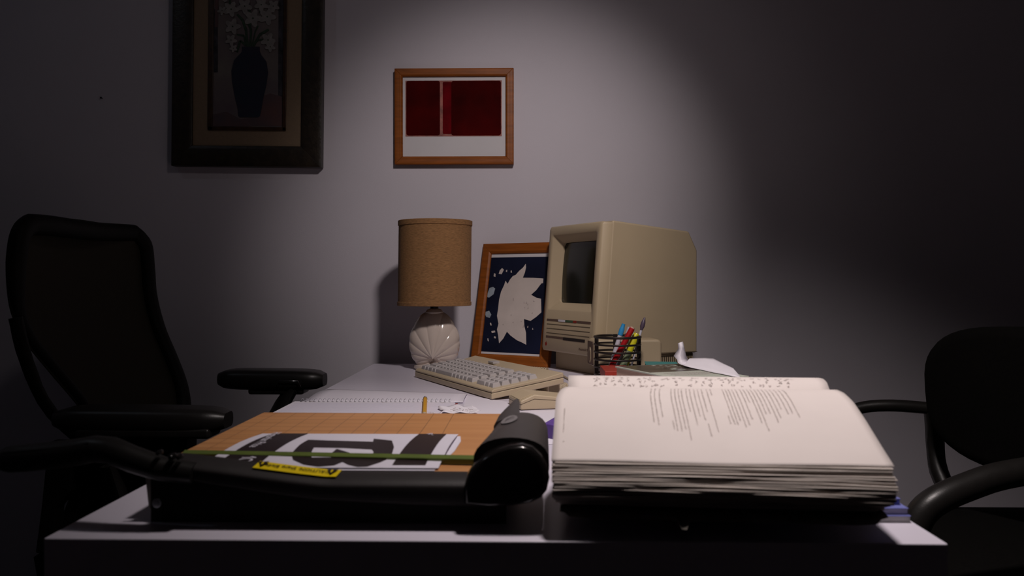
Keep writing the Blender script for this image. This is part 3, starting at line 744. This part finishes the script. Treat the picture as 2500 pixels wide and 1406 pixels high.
# pivot housing
near = [(1132, 1232), (1132, 1190), (1140, 1160), (1158, 1134), (1185, 1111), (1215, 1096), (1245, 1087), (1275, 1085), (1300, 1092), (1322, 1110), (1337, 1138), (1342, 1170), (1336, 1198), (1320, 1217), (1295, 1229), (1250, 1236), (1190, 1239)]
N0 = [(aY(x, y, .712).x, aY(x, y, .712).z) for x, y in near]
cxn = sum(p[0] for p in N0)/len(N0); czn = sum(p[1] for p in N0)/len(N0)
hs_ = MB()
def sec(Y, s_, dz=0): return [(cxn+(p[0]-cxn)*s_, Y, czn+(p[1]-czn)*s_+dz) for p in N0]
hs_.loft([sec(.7085, .80), sec(.7090, .90), sec(.7105, .955), sec(.7140, .99), sec(.719, 1.0), sec(.7260, 1.0)])
hs_.build('pivot_end_cap', 'gloss', CT, True, smooth=35)
MB().loft([sec(.7260, .975), sec(.7285, .975)]).build('cap_seam', 'ink', CT, True)
# body behind the cap, tapering so that its left side stays above the board
def bsec(Y, lx_, rx, zt__, zl):
    P_ = []
    for k_ in range(15):
        a_ = math.pi*(1-k_/14)
        cx = (lx_+rx)/2; hw = (rx-lx_)/2
        skew = .10
        x = cx+hw*math.cos(a_)*(1.0); z = zl+(zt__-zl)*max(0, math.sin(a_))**.62
        P_.append((x, Y, z))
    return P_ + [(rx-.001, Y, zl-.014), (rx-.007, Y, zl-.024), (rx-.018, Y, DT+.0265), (lx_+.012, Y, DT+.026)]
BT = {'l': [(.728, -.0485), (.76, -.0455), (.82, -.0395), (.88, -.0358), (.893, -.0350), (.898, -.033)], 'r': [(.728, .0178), (.82, .0195), (.88, .0205), (.893, .0205), (.898, .018)], 't': [(.728, .8190), (.82, .8175), (.893, .8152), (.898, .8120)], 'z': [(.728, .794), (.82, .790), (.898, .788)]}
hb = MB().loft([bsec(Y, lerp(BT['l'], Y), lerp(BT['r'], Y), lerp(BT['t'], Y), lerp(BT['z'], Y)) for Y in (.728, .76, .79, .82, .85, .88, .893, .898)]).build('pivot_housing', 'blackm', CT, True, smooth=45)
tg = []
for (Y, l_, r_, z_) in ((.86, -.0360, -.0080, .8135), (.885, -.0335, -.0095, .8162), (.915, -.0285, -.0100, .8180), (.945, -.0245, -.0105, .8180), (.97, -.0210, -.0110, .8172), (.99, -.0178, -.0120, .8160), (1.0, -.0152, -.0133, .8150)):
    m_ = (l_+r_)/2
    tg.append([(l_, Y, z_-.0075), (l_+.002, Y, z_-.0035), (l_*.65+r_*.35, Y, z_-.0005), (m_*.5+r_*.5, Y, z_), (r_, Y, z_-.001), (r_, Y, z_-.0045), (m_, Y, z_-.0055), (l_, Y, z_-.0105)])
MB().loft(tg).build('rear_fin', 'blackm', CT, True, smooth=50)
# oval mark and faint lettering on the housing
def hz(x, Y):
    lx_, rx = lerp(BT['l'], Y), lerp(BT['r'], Y); cx = (lx_+rx)/2; hw = (rx-lx_)/2; s_ = max(0, 1-((x-cx)/hw)**2)**.5; a_ = lerp(BT['z'], Y); return a_+(lerp(BT['t'], Y)-a_)*s_**.62
def dec(pts, off): return [(x, y, hz(x, y)+off) for x, y in pts]
lg = MB()
c0 = aZ(1243, 1029, .8145)
el = [(c0.x+.0082*math.cos(a_)+.0010*math.sin(a_), c0.y+.0285*math.sin(a_)) for a_ in [k_*math.pi/12 for k_ in range(24)]]
lg.poly(dec(el, .0012), 0)
for (u0, v0, u1, v1) in ((-.004, -.012, .002, .006), (-.002, .004, .004, .002), (.001, .010, .0035, .016), (-.0035, .000, -.001, .010), (.002, -.004, .004, -.001), (.0035, .006, .005, .010)):
    lg.poly(dec([(c0.x+u0-.0004, c0.y+v0), (c0.x+u0+.0006, c0.y+v0), (c0.x+u1+.0006, c0.y+v1), (c0.x+u1-.0004, c0.y+v1)], .0018), 1)
lg.build('oval_mark', ['logo', 'ink'], hb, True, label='pale grey oval mark')
sc = MB()
for i in range(9):
    Y0_ = .735+i*.007; X_ = -.0360+i*.0009; a_ = .003 if i % 2 else -.002
    sc.poly(dec([(X_, Y0_), (X_+.0008, Y0_), (X_+.0008+a_, Y0_+.0045), (X_+a_, Y0_+.0045)], .0012), 0)
sc.build('faint_lettering', ['logo'], hb, True)
# green guard rail
g = MB(); ga = aY(447, 1106, .800); gb = aY(1172, 1120, .772)
g.loft([[(x, y-.0035, z-.0050), (x, y+.0035, z-.0050), (x, y+.0035, z+.0028), (x, y-.0035, z+.0006)] for x, y, z in (tuple(ga), tuple(gb))])
g.build('guard_rail', 'green', CT, True, bevel=.0008, seg=2)
# yellow warning label
wl = MB()
def az(x, Y): 
    zt_ = max(lerp(TT, x), BZ+.0005); return zt_ + .0006
q = [(aZ(628, 1131, .793)), (aZ(827, 1155, .787)), (aZ(815, 1167, .787)), (aZ(617, 1144, .793))]
LXa, LXb = aY(620, 1137, .73).x, aY(823, 1160, .73).x
LYa, LYb = .7255, .7405
wl.grid(lambda u, v: (LXa+u*(LXb-LXa)+.002*v, LYa+v*(LYb-LYa), az(LXa+u*(LXb-LXa), LYb)+.0012-.0026*(1-v)**1.4), 8, 1)
wlo = wl.build('warning_label', 'yellow', CT, True, solid=.0002)
wlo['label'] = 'yellow caution sticker'
slope = (az(LXb, LYb)-az(LXa, LYb))/(LXb-LXa)
Lc = Vector(((LXa+LXb)/2+.001, (LYa+LYb)/2, az((LXa+LXb)/2, LYb)+.0010))
mm = MW[CT.name].inverted() @ Matrix.Translation(Lc) @ Matrix.Rotation(-math.atan(slope), 4, 'Y') @ Matrix.Rotation(R(9), 4, 'X') @ Matrix.Rotation(math.pi, 4, 'Z') @ Matrix.Diagonal((.92, 1.25, 1, 1))
text_obj('CAUTION: Sharp Blade', .0064, 'ink', 'warning_text', wlo, mm, .0001)
for xx in (LXa+.0065, LXb-.0055):
    tri = MB(); z_ = az(xx, LYb)+.0013; yy = (LYa+LYb)/2; zd = .0008
    tri.poly([(xx+.0050, yy+.0055, z_+zd), (xx-.0050, yy+.0055, z_+zd), (xx, yy-.0055, z_-zd)], 0); tri.poly([(xx-.0007, yy-.002, z_), (xx+.0007, yy-.002, z_), (xx+.0009, yy+.004, z_+zd), (xx-.0009, yy+.004, z_+zd)], 1)
    tri.build('warning_triangle', ['ink', 'yellow'], wlo, True)

# ------------------------------------------------------------------ black and white leaflet
LF = thing('leaflet', 'black and white folded leaflet with one big bold glyph lying on the cutter board', 'leaflet', (-.19, .82, BZ))
lx0, lx1, ly0, ly1 = -.297, -.081, .7500, .918
def curl(c):
    v = (c.y-(ly0-.82))/(ly1-ly0); u = (c.x-(lx0+.19))/(lx1-lx0)
    return (c.x-.012*(v-.5)**2*0+.010*(v-.5)*0, c.y, c.z+.0038*max(0, math.sin(math.pi*min(1, max(0, v))))+.001)
def UV(u, v): return (lx0+u*(lx1-lx0)+.004*v, ly0+v*(ly1-ly0))
lf = MB()
lz = BZ+.0010
def lp(uv, mi, z): lf.poly([(*UV(u, v), z) for u, v in uv], mi)
lp([(0, 0), (1, 0), (1, 1), (0, 1)], 0, lz)
lp([(.055, 0), (.235, 0), (.235, 1), (.055, 1)], 1, lz+.0003)
lp([(.80, 0.05), (.94, .05), (.94, 1), (.80, 1)], 1, lz+.0003)
def gp(pts, mi, z): lf.poly([tuple(aZ(560+x/4.31, 1040+y/4.31, z+.003)) [:2] + (z,) for x, y in pts], mi)
gp([(650, 300), (740, 215), (830, 155), (1060, 165), (1510, 180), (1520, 140), (1710, 165), (1733, 240), (1712, 300), (1680, 340), (1590, 370), (1450, 405), (1350, 408), (1250, 390), (1190, 368), (1100, 395), (930, 405), (780, 388), (670, 350)], 1, lz+.0003)
gp([(862, 310), (866, 280), (890, 245), (1200, 250), (1498, 264), (1515, 282), (1508, 330), (866, 330)], 0, lz+.0006)
gp([(1070, 328), (1082, 288), (1130, 255), (1265, 290), (1275, 330)], 1, lz+.0009)
lf.build('printed_panel', ['cardw', 'cardk'], LF, True, cut=.012, deform=curl)
cvr = MB(); cvr.poly([(*UV(.985, .02), 0), (*UV(1.0, .02), 0), (*UV(1.018, .35), 0), (*UV(1.03, .7), 0), (*UV(1.022, .93), 0), (*UV(1.0, .985), 0)], 0)
cvr = MB(); cvr.prism([UV(-.0, -.025), UV(.985, -.025), UV(1.0, .2), UV(1.024, .5), (UV(1.028, .8)), UV(1.012, .97), UV(.6, .96), UV(.0, .97)], 'z', BZ+.0003, BZ+.0007)
cvr.build('under_leaf', 'cardw', LF, True)
def tmat(u, v, z, rz): return MW[LF.name].inverted() @ Matrix.Translation((*UV(u, v), z)) @ Matrix.Rotation(rz, 4, 'Z')
text_obj('Historian Price', .0135, 'cardw', 'leaflet_text', LF, tmat(.105, .66, lz+.0054, -math.pi/2), .0001)
text_obj('MC', .020, 'cardw', 'leaflet_text', LF, tmat(.155, .17, lz+.0035, -math.pi/2), .0001)
text_obj('R~', .010, 'cardw', 'leaflet_text', LF, tmat(.865, .955, lz+.0022, -math.pi/2+.6), .0001)

# ------------------------------------------------------------------ stacked booklets under the open book
bl = [(.0560, .3390, .750, .962, DT+.0005, .0060, 'greypg', 'thin blue-covered booklet, lowest of the stack under the open book'),
      (.0600, .3380, .7525, .960, DT+.0067, .0058, 'bluepg', 'thin blue-covered booklet, second from the bottom under the open book'),
      (.0620, .3355, .7630, .965, DT+.0127, .0056, 'blue', 'thin blue booklet, third from the bottom under the open book'),
      (.0640, .3320, .7690, .968, DT+.0185, .0050, 'blue', 'thin blue booklet, topmost of the stack under the open book')]
for (x0, x1, y0, y1, z, th, pm, lab) in bl:
    t = thing('booklet', lab, 'booklet', (x0, y0, z), group='blue booklets under the open book')
    MB().box(.0008, x1-x0-.0006, .0006, y1-y0-.001, .0006, th-.0006).build('pages', pm, t, bevel=.0003)
    MB().box(0, x1-x0, 0, y1-y0, th-.0006, th).build('front_cover', 'blue', t)
    MB().box(0, x1-x0, 0, y1-y0, 0, .0006).build('back_cover', pm, t)
zs = DT+.0185+.0050+.0010

# ------------------------------------------------------------------ big open book
OB = thing('open_book', 'big thick worn book lying open with cream pages at the right front of the desk', 'book', (.0205, .708, zs), R(-4))
BLN = .278
top_near = [(0, .0388), (.03, .0495), (.07, .0645), (.105, .0760), (.130, .0820), (.145, .0832), (.158, .0790), (.168, .0660)]
top_far = [(.168, .066), (.176, .078), (.188, .0855), (.200, .0875), (.220, .0865), (.26, .076), (.31, .058), (.36, .040)]
def uedge(v):  # ends of the page follow rounded corners near the crest
    a_ = max(0, (v-.10)/.045); return .0085*a_*a_
def npage(u, v, lift=0):
    vv = v*.168; z = lerp(top_near, vv); l_ = uedge(min(vv, .145)); r_ = .5*uedge(min(vv, .145))
    x = -.0015+l_+u*(BLN+.0015-l_-r_)
    z -= .006*max(0, (u-.97)/.03)**2*0
    return Vector((x, vv+.0, z+lift+.0012*math.sin(u*9)*(1-v)*.4))
def fpage(u, v, lift=0):
    vv = .168+v*.192; z = lerp(top_far, vv)
    return Vector((.0085+u*(BLN-.0085+.002)-.004*max(0, u-.97)/.03, vv, z+lift))
MB().grid(lambda u, v: npage(u, v), 40, 42).build('near_page', 'paper', OB, solid=.0006, smooth=60)
MB().grid(lambda u, v: fpage(u, v), 20, 40).build('far_page', 'paper', OB, solid=.0006, smooth=60)
# solid page blocks under the pages
nbk = MB(); fbk = MB()
def strip(f, u0, u1, vs, zb): 
    return [[(f(u, v)[0], f(u, v)[1], f(u, v)[2]-.0012) for v in vs] + [(f(u, vs[-1])[0], f(u, vs[-1])[1], zb), (f(u, vs[0])[0], f(u, vs[0])[1]+.004, zb)] for u in (u0, u1)]
nbk.loft(strip(lambda u, v: npage(u, v), .012, .985, [.04+.96*i/20 for i in range(21)], .0005))
fbk.loft(strip(lambda u, v: fpage(u, v), .008, .992, [i/20 for i in range(20)]+[.995], .0005))
# ragged leaf layers at the fore-edge
random.seed(9)
NL = 30; NU = 44
def noise1(seed, u, f):
    return math.sin(u*f+seed*1.7)*.6+math.sin(u*f*2.3+seed*3.1)*.4
zacc = [0]
hts = [random.choice([.6, .8, 1.0, 1.3, 1.7]) for _ in range(NL)]; tot = sum(hts)
zz = 0
for i in range(NL):
    h0 = zz/tot; zz += hts[i]; h1 = zz/tot
    off0 = random.uniform(-.0010, .0012); se = random.uniform(0, 30)
    ue0 = random.uniform(.0, .0035)+.010*max(0, .28-h0)*1.5; ue1 = random.uniform(0, .003)+.030*max(0, .35-h0)
    S1 = []
    for j in range(NU+1):
        u = j/NU; x = -.0012+ue0+u*(BLN+.0012-ue0-ue1)
        bow = .0016*math.sin(u*3.0+.4)*(1-abs(2*h0-1))
        wob = lambda h: (.0008*noise1(i*.33, u, 5)+bow)*math.sin(math.pi*h)
        za = .0380*h0+wob(h0); zb2 = .0380*h1+wob(h1)-.00025
        fr = -.0120*math.sin(math.pi*min(1, (1-h0)/.70)*.5)*(1 if (1-h0) < .70 else max(-.6, 1-((1-h0)-.70)*5.0))+off0+.0010*noise1(se, u, 7)
        S1.append([(x, fr, za), (x, fr-.0003, (za+zb2)/2), (x, fr, zb2), (x, .022, zb2+.002), (x, .022, za+.002)])
    nbk.loft(S1)
nbk.build('near_page_block', 'edge', OB, smooth=30)
fbk.build('far_page_block', 'edge', OB)
# printed text of the near page
tx = MB(); random.seed(2)
def vof(py): return lerp([(948, .140), (960, .128), (981, .105), (1025, .070), (1074, .035), (1132, .004)], py)
cols = [(710, 415), (735, 432), (765, 380), (838, 465), (862, 465), (885, 450), (905, 515), (935, 340), (958, 425), (985, 372), (1010, 395), (1035, 340), (1068, 465), (1092, 232),
        (1170, 385), (1190, 420), (1210, 395), (1232, 435), (1255, 420), (1283, 385), (1306, 275), (1330, 410), (1352, 455), (1376, 352), (1400, 350), (1425, 405), (1450, 375), (1476, 320), (1503, 350), (1530, 345), (1560, 370)]
def mark(u0, w_, va, vb, mi=0, lift=.0004):
    va = min(va, .143)
    a_, b_, c_, e_ = npage(u0, va/.168, lift), npage(u0+w_, va/.168, lift), npage(u0+w_, vb/.168, lift), npage(u0, vb/.168, lift)
    tx.poly([a_, b_, c_, e_], mi)
def textline(u0, va, vb, w_=.0052, gap=.0009):
    v = va
    while v > vb:
        l_ = random.uniform(.0022, .0075); e_ = max(v-l_, vb)
        n_ = max(1, int((v-e_)/.0014))
        for k_ in range(n_): mark(u0+random.uniform(-.0004, .0004), w_*random.choice([.7, .7, .85, 1.0]), v-(v-e_)*k_/n_, v-(v-e_)*(k_+.72)/n_)
        v = e_-gap
for cx, cyv in cols:
    px = 1320+cx/2.66; u0 = (px-1368)/(2046-1368)
    textline(u0, .139, vof(880+cyv/2.66))
for cx, c0_, c1_ in ((838, 400, 455), (1040, 415, 490), (1168, 362, 415), (1190, 365, 418)):
    textline((1320+cx/2.66-1372)/678-.004, vof(880+c0_/2.66), vof(880+c1_/2.66))
textline(.030, vof(1005), vof(1062), .0042); textline(.0325, vof(1083), vof(1087), .0042)
tx.build('page_text', 'print_', OB)
hw = MB(); random.seed(4)
def hstroke(u, v, du, dv):
    a_, b_ = fpage(u, v, .0005), fpage(u+du, v+dv, .0005)
    d_ = (b_-a_); n_ = Vector((-d_.y, d_.x, 0)); 
    if n_.length < 1e-6: return
    n_ = n_.normalized()*.0003
    hw.poly([a_-n_, a_+n_, b_+n_, b_-n_])
for row in range(4):
    u = .10+random.uniform(0, .02)
    while u < .86:
        if random.random() < .72:
            v = .068+row*.026+random.uniform(-.004, .004)
            pu, pv = u, v
            for k_ in range(random.randint(3, 5)):
                nu_, nv_ = u+random.uniform(-.008, .010), v+random.uniform(-.012, .012); hstroke(pu, pv, nu_-pu, nv_-pv); pu, pv = nu_, nv_
        u += random.uniform(.014, .034)
hw.build('handwriting', 'pencilink', OB)
# torn lower cover hanging at the front
tv = MB(); edge_ = [(0, .006), (.012, -.001), (.030, -.0035), (.055, -.006), (.072, -.001), (.080, .002), (.095, -.002), (.103, -.006), (.107, -.012), (.110, -.0115), (.112, -.004), (.125, .000), (.150, -.004), (.20, -.004), (.245, -.0050), (.262, -.001), (.276, .010)]
def tvf(u, v):
    x = .006+u*.268; e_ = lerp(edge_, x); y = .030+(e_-.034)*v-.002*v; z = -.0004 - .0060*v**2*(1 if e_ < 0 else .5) - (.006 if .102 < x < .112 else 0)*v
    return (x, y, z)
tv.grid(tvf, 70, 6); tv.build('torn_cover', 'torn', OB, solid=.0006, smooth=40)
tv2 = MB().box(.004, BLN-.003, .030, .355, -.0004, .0006).build('cover_board', 'torn', OB)

# ------------------------------------------------------------------ left chair (mesh task chair facing the desk)
CH = thing('mesh_office_chair', 'black high-backed mesh office chair with armrests at the left of the desk', 'chair', (-.62, 1.72, 0))
def fr_path(pts): return [aY(px, py, Y) for px, py, Y in pts]
outer_n = [(60, 535, 1.49), (38, 560, 1.46), (27, 620, 1.45), (24, 700, 1.45), (32, 770, 1.46), (66, 838, 1.48), (128, 915, 1.52), (198, 1000, 1.58), (235, 1075, 1.62)]
outer_f = [(330, 560, 1.93), (358, 590, 1.955), (366, 650, 1.965), (372, 720, 1.97), (392, 800, 1.97), (425, 880, 1.95), (450, 950, 1.93), (458, 1010, 1.90), (455, 1090, 1.86)]
def smoothp(P_, n=4):
    out = []
    for i in range(len(P_)-1):
        p0, p1, p2, p3 = P_[max(i-1, 0)], P_[i], P_[i+1], P_[min(i+2, len(P_)-1)]
        for k_ in range(n):
            s_ = k_/n; out.append(.5*((2*p1)+(p2-p0)*s_+(2*p0-5*p1+4*p2-p3)*s_*s_+(3*p1-p0-3*p2+p3)*s_**3))
    return out+[P_[-1]]
On, Of = smoothp(fr_path(outer_n), 5), smoothp(fr_path(outer_f), 5)
topm = [aY(115, 536, 1.56), aY(190, 543, 1.68), aY(265, 553, 1.82)]
BF = MB()
loopp = list(reversed(Of)) + smoothp([Of[0]]+list(reversed(topm))+[On[0]], 5)[1:-1] + On
ctr = sum(loopp, Vector())/len(loopp); loopq = [p+(ctr-p).normalized()*.015 for p in loopp]
nl_ = len(loopq)
BF.tube(loopq, [.0195 if i < nl_*.70 else .0195-.009*min(1, (i-nl_*.70)/(nl_*.14)) for i in range(nl_)], 12, flat=.8, up=(1, 0, 0)); BF.tube([On[-1], (On[-1]+Of[-1])/2+Vector((.02, 0, -.01)), Of[-1]], .014, 10)
BF.build('back_frame', 'framek', CH, True, smooth=60)
MB().grid(lambda u, v: On[min(int(round(v*(len(On)-1))), len(On)-1)].lerp(Of[min(int(round(v*(len(Of)-1))), len(Of)-1)], u) + Vector((-.030*math.sin(math.pi*u)*(1-.2*v), 0, .013*math.sin(math.pi*u)*max(0, 1-v*8))), 12, len(On)-1).build('mesh_back', 'mesh', CH, True, solid=.002, smooth=60)
hub = Vector((-.88, 1.73, .58))
yk = MB()
yk.tube(smoothp([aY(38, 775, 1.46), aY(66, 885, 1.47), aY(128, 1010, 1.52), hub]), [.009]*13, 8, flat=1.3)
yk.tube(smoothp([aY(388, 850, 1.97), aY(335, 905, 1.93), aY(275, 985, 1.85), hub]), [.011]*13, 8, flat=1.5)
yk.tube([hub, hub+Vector((.06, 0, -.10)), hub+Vector((.20, 0, -.17))], [.022, .026, .03], 10)
yk.build('back_support', 'framek', CH, True, smooth=60)
# armrests
def pad(name, x0, x1, yc, zc, wY, h):
    o = MB(); secs = []
    for i in range(17):
        s_ = i/16; x = x0+(x1-x0)*s_; e_ = (1-abs(2*s_-1)**5)**.5 if 0 < s_ < 1 else .12
        hh = h*(.55+.45*e_); ww = wY*(.5+.5*e_)
        secs.append([(x, yc+p[0], zc+p[1]-.002*s_) for p in rrect(ww, hh, hh*.42, 4)])
    o.loft(secs); return o.build(name, 'black', CH, True, smooth=50)
a, b = aY(136, 1025, 1.46), aY(553, 1025, 1.46)
pad('armrest_pad', a.x, b.x, 1.47, a.z+.002, .085, .044)
MB().box(a.x+.05, b.x-.02, 1.43, 1.49, a.z-.028, a.z-.010).build('armrest_carrier', 'black', CH, True, bevel=.006)
a2, b2 = aY(535, 926, 1.99), aY(791, 926, 1.99)
pad('armrest_pad', a2.x, b2.x, 2.00, a2.z+.001, .085, .048)
MB().box(a2.x+.075, b2.x-.045, 1.97, 2.03, a2.z-.034, a2.z-.014).build('armrest_carrier', 'black', CH, True, bevel=.006)
lv = MB(); P_ = [aY(672, 944, 1.955), aY(682, 930, 1.950), (aY(727, 930, 1.950)), aY(735, 946, 1.955)]
lv.tube(P_, .0012, 8); lv.build('height_lever', 'chrome', CH, True, smooth=60, label='thin metal lever under the armrest')
po = MB(); po.tube([aY(712, 950, 1.99), aY(690, 985, 1.98), aY(650, 1060, 1.95), Vector((-.62, 1.94, .46))], [.030, .030, .028, .028], 10, flat=.5)
po.build('armrest_post', 'black', CH, True, smooth=60)
po = MB(); po.tube([Vector((-.72, 1.47, a.z-.02)), aY(262, 1080, 1.47), aY(262, 1130, 1.48), Vector((-.70, 1.50, .46))], [.040, .040, .036, .034], 10, flat=.45)
po.build('armrest_post', 'black', CH, True, smooth=60)
MB().grid(lambda u, v: (-.885+.49*u, 1.48+.48*v, .462+.012*math.sin(math.pi*v)+.02*math.sin(math.pi*u)-.03*max(0, u-.85)), 10, 10).build('seat', 'fabric', CH, True, solid=.07, smooth=60)
MB().lathe([(0, .14), (.028, .14), (.028, .36), (.05, .40), (0, .40)], c=(-.62, 1.72, 0), n=24).build('gas_column', 'black', CH, True, smooth=40)
for k_ in range(5):
    a_ = R(200+72*k_); ex, ey = -.62+.30*math.cos(a_), 1.72+.30*math.sin(a_)
    MB().tube([(-.62, 1.72, .13), (-.62+.15*math.cos(a_), 1.72+.15*math.sin(a_), .115), (ex, ey, .075)], [.032, .026, .018], 8).build('base_leg', 'black', CH, True, smooth=60)
    MB().tube([(ex-.022*math.sin(a_), ey+.022*math.cos(a_), .029), (ex+.022*math.sin(a_), ey-.022*math.cos(a_), .029)], .029, 20).build('caster', 'black', CH, True, smooth=40)

def slab(name, pts, Y, th, m='framek'):
    q_ = [aY(px, py, Y) for px, py in pts]
    MB().loft([[(p.x, Y-th/2, p.z) for p in q_], [(p.x, Y+th/2, p.z) for p in q_]]).build(name, m, CH, True, bevel=.004)
slab('tilt_mechanism', [(203, 1062), (470, 1062), (466, 1140), (380, 1200), (300, 1300), (155, 1310), (168, 1250), (190, 1195), (200, 1140)], 1.53, .05)
slab('arm_upright', [(128, 1075), (188, 1075), (184, 1195), (148, 1236), (142, 1345), (97, 1345), (112, 1230), (120, 1150)], 1.47, .03)

# ------------------------------------------------------------------ right chair (black guest chair)
RC = thing('guest_chair', 'black upholstered armchair with looped arms in the dark at the right of the desk', 'chair', (1.02, 1.58, 0))
# backrest: rounded panel, slightly turned toward the camera
bc = aY(2512, 985, 1.58)
def rb(u, v):
    an = 2*math.pi*v; 
    c_, s_ = math.cos(an), math.sin(an); e_ = .66
    x = math.copysign(abs(c_)**e_, c_); z = math.copysign(abs(s_)**e_, s_)
    return x, z
secs = []
for dpt, k_ in ((-.034, .84), (-.030, .94), (-.014, 1.0), (.014, 1.0), (.030, .94), (.034, .84)):
    row = []
    for i in range(48):
        x, z = rb(0, i/48)
        Yl = x*.235*k_; Zl = z*.142*k_
        row.append(Vector((bc.x+.02+dpt+Yl*-.42-.010*z, bc.y-.02+Yl*.95, bc.z+.0+Zl+.012*x*0)))
    secs.append(row)
MB().loft(secs).build('backrest', 'fabric', RC, True, smooth=60)
far = smoothp([aY(2275, 997, 1.86), aY(2180, 990, 1.87), aY(2110, 994, 1.88), aY(2072, 1010, 1.88), aY(2060, 1050, 1.88), Vector((.775, 1.88, .50)), Vector((.80, 1.88, .44))])
MB().tube(far, .0135, 10, up=(0, 1, 0)).build('armrest', 'black', RC, True, smooth=60)
MB().tube(smoothp([aY(2278, 996, 1.86), aY(2283, 1080, 1.86), aY(2292, 1150, 1.84), aY(2330, 1230, 1.80)]), [.019]*13, 10).build('back_upright', 'black', RC, True, smooth=60)
nr = smoothp([aY(2600, 1135, 1.34), aY(2450, 1160, 1.32), aY(2370, 1185, 1.31), aY(2290, 1220, 1.30), aY(2245, 1262, 1.30), aY(2225, 1330, 1.30), aY(2225, 1420, 1.30)])
MB().tube(nr, [.022]*len(nr), 12, up=(0, 1, 0)).build('armrest', 'black', RC, True, smooth=60)
MB().grid(lambda u, v: (.70+.46*u, 1.34+.48*v, .47+.015*math.sin(math.pi*u)*math.sin(math.pi*v)), 10, 10).build('seat', 'fabric', RC, True, solid=.075, smooth=60)
for (x, y) in ((.74, 1.36), (.74, 1.82), (1.14, 1.36), (1.14, 1.82)):
    MB().tube([(x, y, 0), (x, y, .43)], .0125, 10).build('leg', 'black', RC, True, smooth=60)
